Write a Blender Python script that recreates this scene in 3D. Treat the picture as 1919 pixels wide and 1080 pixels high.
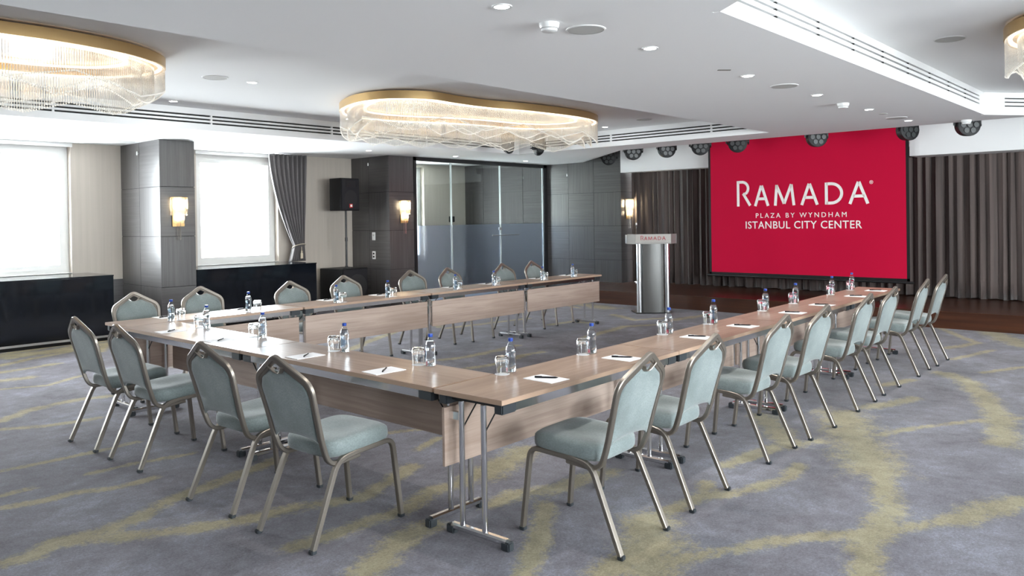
import bpy, bmesh, math, random
from mathutils import Vector, Matrix
random.seed(7)
PI = math.pi
scene = bpy.context.scene
for o in list(bpy.data.objects): bpy.data.objects.remove(o)
COL = scene.collection

# ------------------------------------------------------------------ camera
YAW, PIT, ROL = 0.7315, -0.0064, 0.0148
cam_d = bpy.data.cameras.new('camera'); cam = bpy.data.objects.new('camera', cam_d); COL.objects.link(cam)
Fv = Vector((math.cos(YAW)*math.cos(PIT), math.sin(YAW)*math.cos(PIT), math.sin(PIT)))
Rv = Vector((math.sin(YAW), -math.cos(YAW), 0)); Uv = Rv.cross(Fv)
Xa = Rv*math.cos(ROL) - Uv*math.sin(ROL); Ya = Rv*math.sin(ROL) + Uv*math.cos(ROL)
M4 = Matrix((Xa, Ya, -Fv)).transposed().to_4x4(); M4.translation = Vector((-2.8275, -2.6339, 1.6398))
cam.matrix_world = M4
cam_d.sensor_width = 36; cam_d.lens = 36*1482.0/1919
cam_d.shift_x = -(963.48-959.5)/1919; cam_d.shift_y = -(540-419.6)/1919
cam_d.clip_start = .05; cam_d.clip_end = 300
scene.camera = cam

# ------------------------------------------------------------------ world, exposure
w = bpy.data.worlds.new('world'); scene.world = w; w.use_nodes = True
nt = w.node_tree; nt.nodes.clear()
wo = nt.nodes.new('ShaderNodeOutputWorld'); bg = nt.nodes.new('ShaderNodeBackground')
bg.inputs[0].default_value = (.92, .96, 1, 1); bg.inputs[1].default_value = 17.0
nt.links.new(bg.outputs[0], wo.inputs[0])
scene.view_settings.view_transform = 'Standard'; scene.view_settings.look = 'None'
scene.view_settings.gamma = 1; scene.view_settings.use_curve_mapping = False
scene.view_settings.exposure = 1.62

def area(name, loc, rot, sx, sy, power, color=(1,1,1), portal=False):
    l = bpy.data.lights.new(name, 'AREA'); l.shape = 'RECTANGLE'; l.size = sx; l.size_y = sy
    l.energy = power; l.color = color
    if portal: l.cycles.is_portal = True
    o = bpy.data.objects.new(name, l); COL.objects.link(o); o.location = loc; o.rotation_euler = rot
    return o
Y_WIN = 10.1; Y_RIGHT = -8.2; X_BACK = -5.0; X_FAR = 11.7; Z_LOW = 2.86; Z_TRAY = 3.14
LEFT_WIN = [(-3.8, -2.0), (-.6, 1.52), (3.45, 4.97)]
RIGHT_WIN = [(-4.1, -1.9), (-1.0, 1.2), (2.2, 4.4), (5.4, 7.6)]
for i, (a, b) in enumerate(LEFT_WIN):
    area('portal_left', ((a+b)/2, Y_WIN+.16, 1.87), (-PI/2, 0, 0), b-a, 1.85, 1, portal=True)
for i, (a, b) in enumerate(RIGHT_WIN):
    area('portal_right', ((a+b)/2, Y_RIGHT-.16, 1.75), (PI/2, 0, 0), b-a, 2.0, 1, portal=True)
area('portal_side', (9.0, 11.76, 1.8), (-PI/2, 0, 0), 1.6, 2.2, 1, portal=True)

# ------------------------------------------------------------------ materials
MATS = {}
def mat(name, col=(.8,.8,.8), rough=.5, metal=0, spec=.5, trans=0, emit=None, es=0, sheen=0):
    m = bpy.data.materials.new(name); m.use_nodes = True
    b = m.node_tree.nodes['Principled BSDF']
    b.inputs['Base Color'].default_value = (*col, 1); b.inputs['Roughness'].default_value = rough
    b.inputs['Metallic'].default_value = metal; b.inputs['Specular IOR Level'].default_value = spec
    if trans: b.inputs['Transmission Weight'].default_value = trans
    if emit: b.inputs['Emission Color'].default_value = (*emit, 1); b.inputs['Emission Strength'].default_value = es
    if sheen: b.inputs['Sheen Weight'].default_value = sheen
    MATS[name] = m
    return m
def N(m, t, **k):
    n = m.node_tree.nodes.new(t)
    for a, v in k.items(): setattr(n, a, v)
    return n
def lk(m, a, b): m.node_tree.links.new(a, b)
def ramp(m, fac, stops):
    r = N(m, 'ShaderNodeValToRGB'); e = r.color_ramp.elements
    while len(e) < len(stops): e.new(.5)
    for el, (p, c) in zip(e, stops): el.position = p; el.color = (*c, 1) if len(c) == 3 else c
    lk(m, fac, r.inputs[0]); return r
def bump(m, h, strength, dist=.002):
    b = N(m, 'ShaderNodeBump'); b.inputs['Strength'].default_value = strength; b.inputs['Distance'].default_value = dist
    lk(m, h, b.inputs['Height']); lk(m, b.outputs[0], m.node_tree.nodes['Principled BSDF'].inputs['Normal'])
def base(m): return m.node_tree.nodes['Principled BSDF'].inputs['Base Color']
def noise(m, vec, scale, detail=3, rough=.5, dist=0):
    n = N(m, 'ShaderNodeTexNoise'); n.inputs['Scale'].default_value = scale; n.inputs['Detail'].default_value = detail
    n.inputs['Roughness'].default_value = rough; n.inputs['Distortion'].default_value = dist
    if vec is not None: lk(m, vec, n.inputs['Vector'])
    return n
def mapping(m, scale, src='Object', rot=(0,0,0)):
    t = N(m, 'ShaderNodeTexCoord'); mp = N(m, 'ShaderNodeMapping'); mp.inputs['Scale'].default_value = scale
    mp.inputs['Rotation'].default_value = rot
    lk(m, t.outputs[src], mp.inputs[0]); return mp.outputs[0]

white = mat('ceiling_paint', (.87,.87,.865), .9)
beige = mat('beige_wallpaper', (.50,.455,.40), .8)
v = mapping(beige, (14, 14, .4)); n = noise(beige, v, 1.5, 3)
r = ramp(beige, n.outputs[0], [(.3, (.41,.365,.315)), (.7, (.45,.40,.345))]); lk(beige, r.outputs[0], base(beige))
frame_white = mat('window_frame_white', (.60,.595,.575), .4)
black_gloss = mat('black_glossy_panel', (.004,.006,.010), .07, spec=.45)
black = mat('black_plastic', (.008,.008,.009), .5, spec=.3)
black_metal = mat('black_metal', (.015,.015,.016), .35)
chrome = mat('chrome', (.78,.78,.79), .13, 1)
alu = mat('brushed_aluminium', (.62,.63,.65), .32, 1)
champagne = mat('champagne_metal', (.27,.24,.208), .36, .85)
gold = mat('brushed_gold', (.55,.37,.17), .35, .9)
gold_soft = mat('satin_gold_underside', (.60,.44,.27), .25, .8)
stage_wood = mat('stage_wood', (.055,.018,.008), .28)
v = mapping(stage_wood, (1, .25, 6)); n = noise(stage_wood, v, 3, 4)
r = ramp(stage_wood, n.outputs[0], [(.3, (.035,.012,.006)), (.7, (.075,.025,.011))]); lk(stage_wood, r.outputs[0], base(stage_wood))
red_screen = mat('crimson_screen', (.47,.004,.036), .7, spec=.1, emit=(.43,.004,.034), es=.05)
white_print = mat('white_lettering', (.8,.78,.76), .6, emit=(.8,.75,.72), es=.05)
red_print = mat('red_lettering', (.35,.02,.03), .5)
grey_print = mat('grey_lettering', (.3,.28,.27), .5)
paper = mat('paper_white', (.82,.82,.84), .7)
pen_m = mat('pen_black', (.008,.008,.012), .25)
blue_cap = mat('blue_cap', (.012,.05,.28), .35)
plastic_white = mat('white_plastic', (.75,.75,.74), .4)
grille_grey = mat('speaker_grille_grey', (.50,.50,.48), .8)
vent_dark = mat('vent_dark', (.012,.011,.01), .8)
vent_tan = mat('vent_olive', (.09,.085,.07), .6)
rubber = mat('rubber_dark', (.02,.025,.03), .5)
grille_dark = mat('speaker_cloth_dark', (.010,.010,.013), .6)
badge_red = mat('badge_red', (.6,.05,.05), .4)
lamp_glow = mat('lamp_diffuser', (1,1,1), .5, emit=(1,.97,.92), es=14)
led_warm = mat('led_strip_warm', (1,1,1), .5, emit=(1,.84,.64), es=1.3)
sconce_glow = mat('sconce_bulb', (1,1,1), .5, emit=(1,.86,.62), es=22)
lens_m = mat('lens_grey', (.045,.05,.05), .3)
concrete = mat('outdoor_concrete', (.55,.54,.52), .9)
roof_m = mat('outdoor_roof_tile', (.5,.30,.24), .9)
cord_m = mat('cord_gold', (.42,.36,.27), .6)

# laminate panels, grain vertical / horizontal
def laminate(name, scale, rg=.31, sp=.85):
    m = mat(name, (.1,.1,.1), rg, spec=sp)
    v = mapping(m, scale); n = noise(m, v, 1, 5, .65, .25)
    n2 = noise(m, mapping(m, (.9,.9,.7)), 1, 2)
    r = ramp(m, n.outputs[0], [(.30, (.044,.040,.040)), (.50, (.062,.058,.058)), (.72, (.088,.083,.083))])
    lk(m, r.outputs[0], base(m)); bump(m, n.outputs[0], .08, .001)
    return m
lam_v = laminate('dark_laminate_vertical_grain', (34, 34, .9))
lam_h = laminate('dark_laminate_horizontal_grain', (.9, .9, 34))
lam_v2 = laminate('dark_laminate_vertical_matt', (34, 34, .9), .6, .2); lam_h2 = laminate('dark_laminate_horizontal_matt', (.9, .9, 34), .6, .2)
joint_m = mat('panel_joint_dark', (.012,.012,.012), .7)

# table laminate (walnut / ash), grain along local x
def table_wood(name, a, b, rough):
    m = mat(name, a, rough, spec=.22)
    n = noise(m, mapping(m, (1.1, 30, 30)), 1.6, 6, .62, .35); n2 = noise(m, mapping(m, (.8, 5, 5)), 1.2, 3)
    mx = N(m, 'ShaderNodeMath', operation='MULTIPLY'); lk(m, n.outputs[0], mx.inputs[0]); lk(m, n2.outputs[0], mx.inputs[1])
    r = ramp(m, mx.outputs[0], [(.12, a), (.40, b)]); lk(m, r.outputs[0], base(m)); return m
wood_top = table_wood('table_top_wood', (.22,.148,.108), (.36,.262,.205), .31)
wood_panel = table_wood('modesty_panel_wood', (.36,.265,.215), (.52,.41,.345), .42)
wood_edge = mat('table_edge_wood', (.38,.26,.185), .4)

# chair fabric
fabric = mat('seafoam_fabric', (.27,.36,.355), .85, spec=.3, sheen=.3)
n = noise(fabric, mapping(fabric, (45,45,70)), 2.0, 5, .8); n2 = noise(fabric, mapping(fabric, (3,3,3)), 1.5, 2)
mx = N(fabric, 'ShaderNodeMath', operation='MULTIPLY'); lk(fabric, n.outputs[0], mx.inputs[0]); lk(fabric, n2.outputs[0], mx.inputs[1])
r = ramp(fabric, mx.outputs[0], [(.12, (.110,.134,.133)), (.27, (.170,.203,.202)), (.42, (.235,.270,.268))]); lk(fabric, r.outputs[0], base(fabric)); bump(fabric, n.outputs[0], .3, .001)

# stage drape
drape = mat('brown_drape', (.07,.05,.045), .75, sheen=.2)
n = noise(drape, mapping(drape, (9,9,.35)), 1.3, 3)
r = ramp(drape, n.outputs[0], [(.3, (.045,.033,.030)), (.75, (.13,.096,.086))]); lk(drape, r.outputs[0], base(drape))
drape_grey = mat('grey_curtain', (.095,.085,.085), .7, sheen=.3)

# carpet
carpet = mat('patterned_carpet', (.2,.2,.22), .97, spec=.1, sheen=.1)
m = carpet
tc = N(m, 'ShaderNodeTexCoord'); P_ = tc.outputs['Object']
def vadd(vec, nz, amt):
    s = N(m, 'ShaderNodeVectorMath', operation='SUBTRACT'); lk(m, nz, s.inputs[0]); s.inputs[1].default_value = (.5,.5,.5)
    q = N(m, 'ShaderNodeVectorMath', operation='SCALE'); lk(m, s.outputs[0], q.inputs[0]); q.inputs['Scale'].default_value = amt
    a = N(m, 'ShaderNodeVectorMath', operation='ADD'); lk(m, vec, a.inputs[0]); lk(m, q.outputs[0], a.inputs[1]); return a.outputs[0]
w1 = noise(m, P_, .9, 2)
brush = noise(m, P_, 34, 5, .8); brush2 = noise(m, P_, 5.5, 4, .65)
def math2(op, a, b):
    q = N(m, 'ShaderNodeMath', operation=op)
    for i, x in enumerate((a, b)):
        if isinstance(x, (int, float)): q.inputs[i].default_value = x
        else: lk(m, x, q.inputs[i])
    return q.outputs[0]
at = N(m, 'ShaderNodeAttribute', attribute_name='carpet_stroke')
lineD = math2('ADD', at.outputs['Fac'], math2('MULTIPLY', math2('SUBTRACT', brush.outputs[0], .5), 2.4))
lineD = math2('ADD', lineD, math2('MULTIPLY', math2('SUBTRACT', brush2.outputs[0], .5), 1.8))
line = ramp(m, lineD, [(.0, (0,0,0)), (.62, (1,1,1))])
g1 = noise(m, vadd(P_, w1.outputs['Color'], .8), 1.5, 6, .70); g2 = noise(m, P_, 75, 5, .9); g3 = noise(m, P_, 11, 5, .75)
gm = math2('ADD', math2('MULTIPLY', g1.outputs[0], .40), math2('ADD', math2('MULTIPLY', g3.outputs[0], .18), math2('MULTIPLY', g2.outputs[0], .42)))
gray = ramp(m, gm, [(.37, (.045,.042,.050)), (.46, (.108,.101,.116)), (.52, (.145,.140,.162)), (.58, (.205,.210,.250)), (.68, (.33,.35,.39))])
yel = ramp(m, gm, [(.38, (.12,.097,.052)), (.50, (.24,.208,.115)), (.64, (.40,.365,.225))])
mixc = N(m, 'ShaderNodeMix', data_type='RGBA'); lk(m, math2('MULTIPLY', line.outputs[0], .85), mixc.inputs[0]); lk(m, gray.outputs[0], mixc.inputs[6]); lk(m, yel.outputs[0], mixc.inputs[7])
lk(m, mixc.outputs[2], base(m)); bump(m, g2.outputs[0], .6, .004)

# thin glass, frosted film, crystal
def thin_glass(name, tint, gl):
    m = bpy.data.materials.new(name); m.use_nodes = True; t = m.node_tree; t.nodes.clear()
    o = t.nodes.new('ShaderNodeOutputMaterial'); mx = t.nodes.new('ShaderNodeMixShader')
    a = t.nodes.new('ShaderNodeBsdfTransparent'); g = t.nodes.new('ShaderNodeBsdfGlossy'); lw = t.nodes.new('ShaderNodeLayerWeight'); pw_ = t.nodes.new('ShaderNodeMath'); pw_.operation = 'POWER'; pw_.inputs[1].default_value = 3.5
    f = t.nodes.new('ShaderNodeMath'); f.operation = 'MULTIPLY_ADD'; f.inputs[1].default_value = .75; f.inputs[2].default_value = .04
    lw.inputs[0].default_value = .5; t.links.new(lw.outputs['Facing'], pw_.inputs[0]); t.links.new(pw_.outputs[0], f.inputs[0])
    a.inputs[0].default_value = (*tint, 1); g.inputs['Roughness'].default_value = gl; 
    t.links.new(f.outputs[0], mx.inputs[0]); t.links.new(a.outputs[0], mx.inputs[1]); t.links.new(g.outputs[0], mx.inputs[2]); t.links.new(mx.outputs[0], o.inputs[0])
    return m
pane_m = thin_glass('window_glass', (.96,.98,.98), .02)
door_glass = thin_glass('partition_glass', (.80,.83,.82), .02)
tumbler_m = mat('clear_tumbler_glass', (.98,.99,.99), .0, trans=1)
bottle_m = thin_glass('clear_bottle_plastic', (.92,.95,.97), .06)
water_m = mat('bottled_water', (.97,.985,1), .0, trans=1); water_m.node_tree.nodes['Principled BSDF'].inputs['IOR'].default_value = 1.33
def mixmat(name, parts):
    m = bpy.data.materials.new(name); m.use_nodes = True; t = m.node_tree; t.nodes.clear()
    o = t.nodes.new('ShaderNodeOutputMaterial'); prev = None; tot = 0
    for kind, col, rough, wt in parts:
        s = t.nodes.new(kind); s.inputs[0].default_value = (*col, 1)
        if 'IOR' in s.inputs: s.inputs['IOR'].default_value = 1.02
        if 'Roughness' in s.inputs and rough is not None: s.inputs['Roughness'].default_value = rough
        tot += wt
        if prev is None: prev = s
        else:
            mx = t.nodes.new('ShaderNodeMixShader'); mx.inputs[0].default_value = wt/tot
            t.links.new(prev.outputs[0], mx.inputs[1]); t.links.new(s.outputs[0], mx.inputs[2]); prev = mx
    t.links.new(prev.outputs[0], o.inputs[0]); return m
frost_m = mixmat('frosted_film', [('ShaderNodeBsdfRefraction', (.86,.93,1), .38, .62), ('ShaderNodeBsdfDiffuse', (.045,.055,.07), None, .18), ('ShaderNodeBsdfGlossy', (.80,.86,.93), .28, .17), ('ShaderNodeBsdfTransparent', (.8,.85,.9), None, .07)])
crystal = mixmat('crystal_rods', [('ShaderNodeBsdfTransparent', (.97,.97,.96), None, .74), ('ShaderNodeBsdfTranslucent', (.93,.91,.88), None, .07), ('ShaderNodeBsdfGlossy', (1,.99,.97), .06, .19)])
crystal_tip = mixmat('crystal_rod_tips', [('ShaderNodeBsdfTranslucent', (.98,.96,.92), None, .5), ('ShaderNodeBsdfDiffuse', (.9,.88,.84), None, .5)])
glass_edge = mat('polished_glass_edge', (.72,.80,.80), .2)

# ------------------------------------------------------------------ mesh helpers
def link(name, mesh, m, parent=None, smooth=False):
    if m is not None:
        mesh.materials.clear(); mesh.materials.append(m)
    if smooth:
        for p in mesh.polygons: p.use_smooth = True
    o = bpy.data.objects.new(name, mesh); COL.objects.link(o)
    if parent: o.parent = parent
    return o
class MB:
    def __init__(s): s.v = []; s.f = []
    def add(s, vs, fs):
        k = len(s.v); s.v += [tuple(a) for a in vs]; s.f += [tuple(i+k for i in f) for f in fs]; return s
    def box(s, x0, x1, y0, y1, z0, z1):
        vs = [(x, y, z) for z in (z0, z1) for y in (y0, y1) for x in (x0, x1)]
        return s.add(vs, [(0,2,3,1),(4,5,7,6),(0,1,5,4),(2,6,7,3),(0,4,6,2),(1,3,7,5)])
    def prism(s, poly, z0, z1):
        n = len(poly); vs = [(x, y, z0) for x, y in poly] + [(x, y, z1) for x, y in poly]
        return s.add(vs, [tuple(reversed(range(n))), tuple(range(n, 2*n))] + [(i, (i+1) % n, n+(i+1) % n, n+i) for i in range(n)])
    def prism_axis(s, poly, a0, a1, axis='x'):
        # poly in the other two axes
        n = len(poly)
        def P(a, u, w_): return (a, u, w_) if axis == 'x' else ((u, a, w_))
        vs = [P(a0, u, w_) for u, w_ in poly] + [P(a1, u, w_) for u, w_ in poly]
        return s.add(vs, [tuple(reversed(range(n))), tuple(range(n, 2*n))] + [(i, (i+1) % n, n+(i+1) % n, n+i) for i in range(n)])
    def cyl(s, c, r, h, seg=16, r2=None, axis='z'):
        r2 = r if r2 is None else r2; vs = []
        for k, (rr, zz) in enumerate(((r, 0), (r2, h))):
            for i in range(seg):
                a = 2*PI*i/seg; p = (rr*math.cos(a), rr*math.sin(a), zz)
                if axis == 'x': p = (p[2], p[0], p[1])
                if axis == 'y': p = (p[0], p[2], p[1])
                vs.append((c[0]+p[0], c[1]+p[1], c[2]+p[2]))
        return s.add(vs, [tuple(reversed(range(seg))), tuple(range(seg, 2*seg))] + [(i, (i+1) % seg, seg+(i+1) % seg, seg+i) for i in range(seg)])
    def lathe(s, c, prof, seg=20, cap=True):
        vs = []; fs = []; n = len(prof)
        for r_, z in prof:
            for i in range(seg):
                a = 2*PI*i/seg; vs.append((c[0]+r_*math.cos(a), c[1]+r_*math.sin(a), c[2]+z))
        for j in range(n-1):
            for i in range(seg):
                fs.append((j*seg+i, j*seg+(i+1) % seg, (j+1)*seg+(i+1) % seg, (j+1)*seg+i))
        if cap: fs += [tuple(reversed(range(seg))), tuple(range((n-1)*seg, n*seg))]
        return s.add(vs, fs)
    def tube(s, path, prof, closed=False, up=None):
        pts = [Vector(p) for p in path]; n = len(pts); k = len(prof)
        T = []
        for i in range(n):
            a = pts[(i-1) % n] if (closed or i > 0) else pts[i]; b = pts[(i+1) % n] if (closed or i < n-1) else pts[i]
            T.append((b-a).normalized())
        U = Vector(up) if up else Vector((0, 0, 1))
        if abs(U.dot(T[0])) > .95: U = Vector((1, 0, 0))
        U = (U - T[0]*U.dot(T[0])).normalized(); vs = []
        for i in range(n):
            U = (U - T[i]*U.dot(T[i])).normalized(); W = T[i].cross(U)
            for a, b in prof: vs.append(pts[i] + U*a + W*b)
        fs = [(i*k+j, i*k+(j+1) % k, ((i+1) % n)*k+(j+1) % k, ((i+1) % n)*k+j) for i in range(n if closed else n-1) for j in range(k)]
        if not closed: fs += [tuple(reversed(range(k))), tuple(range((n-1)*k, n*k))]
        return s.add(vs, fs)
    def mesh(s, name):
        me = bpy.data.meshes.new(name); me.from_pydata(s.v, [], s.f); me.update()
        bm = bmesh.new(); bm.from_mesh(me); bmesh.ops.recalc_face_normals(bm, faces=bm.faces); bm.to_mesh(me); bm.free()
        return me
    def obj(s, name, m, parent=None, smooth=False, bevel=0, bseg=2):
        me = s.mesh(name)
        if bevel:
            bm = bmesh.new(); bm.from_mesh(me)
            ed = [e for e in bm.edges if len(e.link_faces) == 2 and e.calc_face_angle(0) > .5]
            bmesh.ops.bevel(bm, geom=ed, offset=bevel, segments=bseg, affect='EDGES', clamp_overlap=True); bm.to_mesh(me); bm.free()
        o = link(name, me, m, parent)
        if smooth:
            for p in me.polygons: p.use_smooth = True
            try: me.set_sharp_from_angle(angle=.7)
            except Exception: pass
        return o
def circ(r, n=10): return [(r*math.cos(2*PI*i/n), r*math.sin(2*PI*i/n)) for i in range(n)]
def rrect(a, b, c=.25):
    ca, cb = a*c, b*c; r = min(ca, cb)
    return [(a-r, b), (a, b-r), (a, -b+r), (a-r, -b), (-a+r, -b), (-a, -b+r), (-a, b-r), (-a+r, b)]
def smooth_path(pts, sub=4):
    P = [Vector(p) for p in pts]; out = []
    for i in range(len(P)-1):
        p0 = P[max(i-1, 0)]; p1 = P[i]; p2 = P[i+1]; p3 = P[min(i+2, len(P)-1)]
        for k in range(sub):
            t = k/sub
            out.append(.5*((2*p1)+(-p0+p2)*t+(2*p0-5*p1+4*p2-p3)*t*t+(-p0+3*p1-3*p2+p3)*t*t*t))
    out.append(P[-1]); return out
def fillet(pts, rad, seg=5):
    P = [Vector(p) for p in pts]; out = [P[0]]
    for i in range(1, len(P)-1):
        a = (P[i-1]-P[i]); b = (P[i+1]-P[i]); r_ = rad[i] if isinstance(rad, (list, tuple)) else rad
        r_ = min(r_, a.length*.48, b.length*.48); A = P[i]+a.normalized()*r_; B = P[i]+b.normalized()*r_
        for k in range(seg+1):
            t = k/seg; out.append(A*(1-t)**2 + P[i]*2*t*(1-t) + B*t*t)
    out.append(P[-1]); return out
def thing(name, label, cat, loc=(0,0,0), rotz=0, group=None):
    o = bpy.data.objects.new(name, None); COL.objects.link(o); o.empty_display_size = .1
    o.location = loc; o.rotation_euler = (0, 0, rotz); return tag(o, label, cat, group)
def tag(o, label, cat, group=None, kind=None):
    o['label'] = label; o['category'] = cat
    if group: o['group'] = group
    if kind: o['kind'] = kind
    return o
def struct(o, label=None, cat=None):
    o['kind'] = 'structure'
    if label: o['label'] = label
    if cat: o['category'] = cat
    return o
def dup(root, loc, rotz, label=None, group=None):
    r = root.copy(); COL.objects.link(r); r.location = loc; r.rotation_euler = (0, 0, rotz)
    if label: r['label'] = label
    if group: r['group'] = group
    for ch in list(root.children):
        c = ch.copy(); COL.objects.link(c); c.parent = r
        for g in list(ch.children):
            d = g.copy(); COL.objects.link(d); d.parent = c
    return r
ORD = ['nearest', 'second', 'third', 'fourth', 'fifth', 'sixth', 'seventh', 'farthest']

# ------------------------------------------------------------------ room shell
import numpy as np
STROKES = [([(-1.66,1.79),(-1.54,1.77),(-1.4,1.86),(-1.24,1.76),(-1.05,1.61),(-0.81,1.48),(-0.69,1.42),(-0.53,1.39),(-0.3,1.34),(-0.13,1.25),(0.04,1.18),(0.31,1.28),(0.6,1.4)],0.09),([(-1.39,1.89),(-1.2,1.84),(-0.98,1.88),(-0.7,2.04),(-0.39,2.11),(-0.09,2.17),(0.12,2.24)],0.085),([(-1.42,2.68),(-1.24,2.61),(-1.04,2.62),(-0.83,2.51),(-0.6,2.53)],0.06),([(-1.21,3.47),(-0.97,3.45),(-0.6,3.45),(-0.32,3.47)],0.05),([(-0.87,4.73),(-0.6,4.55),(-0.22,4.49)],0.07),([(-0.79,5.03),(-0.5,5.29),(-0.08,5.4),(0.19,5.31)],0.09),([(0.23,8.82),(0.97,8.69),(1.74,8.87)],0.25),([(-0.11,7.57),(0.5,7.68)],0.09),([(-0.39,6.53),(-0.0,6.37),(0.39,6.63)],0.06),([(-0.85,2.95),(-0.55,2.93),(-0.18,2.85)],0.05),([(-1.36,2.91),(-1.19,2.92)],0.05),([(-0.63,0.86),(-0.44,0.85),(-0.14,0.85),(0.03,0.82),(0.4,0.95),(0.56,0.92),(0.93,0.98),(1.18,1.01)],0.09),([(-0.58,0.37),(-0.41,0.43),(-0.13,0.55),(-0.01,0.54)],0.12),([(0.78,2.75),(1.14,2.81)],0.09),([(1.04,2.18),(1.27,2.06)],0.05),([(0.88,1.66),(1.19,1.77)],0.05),([(0.46,0.53),(0.63,0.51)],0.06),([(0.81,0.89),(1.09,0.99),(1.39,1.03)],0.16),([(0.44,0.51),(0.67,0.51),(0.87,0.38),(1.14,0.37),(1.35,0.3)],0.1),([(0.64,0.27),(0.35,0.06),(0.02,-0.16),(-0.12,-0.24)],0.085),([(0.11,-0.51),(0.44,-0.49),(0.75,-0.42),(0.8,-0.28)],0.12),([(0.78,-0.33),(0.5,-0.53),(0.24,-0.67)],0.2),([(0.78,-0.3),(1.09,-0.33),(1.31,-0.36),(1.49,-0.47),(1.66,-0.53),(1.94,-0.6),(2.24,-0.56)],0.07),([(1.31,-0.36),(1.54,-0.27)],0.07),([(0.51,-0.7),(0.71,-0.81),(0.88,-0.89),(1.08,-1.01),(1.25,-1.14),(1.39,-1.28),(1.61,-1.41),(1.84,-1.54),(1.98,-1.66),(2.19,-1.73),(2.37,-1.79)],0.07),([(1.87,-1.58),(2.19,-1.67),(2.4,-1.78)],0.12),([(0.87,-1.42),(1.09,-1.35),(1.28,-1.29),(1.54,-1.28),(1.75,-1.27),(2.09,-1.13),(2.3,-1.05),(2.74,-0.81)],0.11),([(2.46,-0.96),(2.74,-0.81),(3.15,-0.59),(3.72,-0.32)],0.26),([(3.32,-0.73),(3.65,-0.86),(3.91,-1.01),(4.18,-1.17),(4.51,-1.44)],0.055),([(6.06,-0.5),(5.77,-0.77),(5.09,-1.07),(4.32,-1.31),(3.63,-1.47)],0.14),([(9.53,0.37),(8.87,-0.01),(8.38,-0.33),(7.74,-0.14)],0.08),([(9.47,-0.26),(8.48,-0.81)],0.22),([(6.96,-0.37),(7.92,-0.59)],0.06),([(6.32,-0.79),(6.93,-1.06)],0.06),([(4.09,-0.35),(4.34,-0.48),(4.71,-0.59)],0.1),([(5.08,-0.2),(5.54,-0.34)],0.08),([(1.93,-0.19),(2.25,-0.2),(2.59,-0.27),(2.86,-0.45)],0.07),([(3.3,0.19),(3.01,-0.07),(2.63,-0.32)],0.14),([(2.52,-0.3),(1.96,-0.21)],0.05),([(3.46,4.18),(3.79,4.1),(4.4,4.12),(4.8,4.2)],0.09),([(3.27,3.57),(3.61,3.49),(4.29,3.63),(4.59,3.6)],0.08),([(5.89,3.88),(6.27,3.96),(7.09,4.06),(7.5,3.79)],0.1),([(6.57,5.09),(7.05,5.05),(7.09,4.67)],0.1),([(9.15,6.67),(9.1,6.26),(8.89,5.63)],0.28),([(3.29,5.67),(3.79,6.02),(4.66,6.45)],0.09),([(5.39,6.11),(6.14,6.0),(6.96,5.87)],0.09),([(8.17,5.02),(7.79,4.35),(8.31,4.08)],0.1),([(8.13,3.87),(9.08,3.72)],0.12),([(0.58,5.1),(0.94,5.17)],0.08),([(1.24,4.07),(1.53,4.16)],0.08)]
_r = random.Random(11)
for _ in range(34):      # the pattern goes on beyond the part the photograph shows
    x_, y_ = _r.uniform(-5, 9), _r.choice([_r.uniform(-8, -3.2), _r.uniform(5.6, 9)]); a_ = _r.uniform(-.4, 1.2); pl = []
    for k in range(5): pl.append((x_, y_)); x_ += .45*math.cos(a_); y_ += .45*math.sin(a_); a_ += _r.uniform(-.25, .35)
    STROKES.append((pl, _r.uniform(.06, .13)))
def make_floor():
    g = .05; nx, ny = int((12.4-X_BACK)/g)+1, int((12.0-Y_RIGHT)/g)+1
    xs = X_BACK+np.arange(nx)*g; ys = Y_RIGHT+np.arange(ny)*g; X, Y = np.meshgrid(xs, ys)
    V = np.full(X.shape, -1.0)
    for pl, w_ in STROKES:
        for (x0, y0), (x1, y1) in zip(pl, pl[1:]):
            dx, dy = x1-x0, y1-y0; L2 = dx*dx+dy*dy+1e-9
            t = np.clip(((X-x0)*dx+(Y-y0)*dy)/L2, 0, 1); d = np.hypot(X-x0-t*dx, Y-y0-t*dy)
            V = np.maximum(V, 1-d/w_)
    V = np.clip(V, -1, 1)
    me = bpy.data.meshes.new('floor'); co = np.stack([X, Y, np.zeros_like(X)], -1).reshape(-1, 3)
    i = (np.arange(ny-1)[:, None]*nx+np.arange(nx-1)[None]).reshape(-1); q = np.stack([i, i+1, i+nx+1, i+nx], -1)
    me.vertices.add(len(co)); me.vertices.foreach_set('co', co.ravel()); me.loops.add(q.size); me.loops.foreach_set('vertex_index', q.ravel().astype(np.int32))
    me.polygons.add(len(q)); me.polygons.foreach_set('loop_start', (np.arange(len(q))*4).astype(np.int32)); me.update(calc_edges=True)
    at = me.attributes.new('carpet_stroke', 'FLOAT', 'POINT'); at.data.foreach_set('value', V.ravel().astype(np.float32))
    return link('floor', me, carpet)
struct(make_floor(), 'blue grey patterned carpet with loose yellow strokes', 'carpet')
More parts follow.
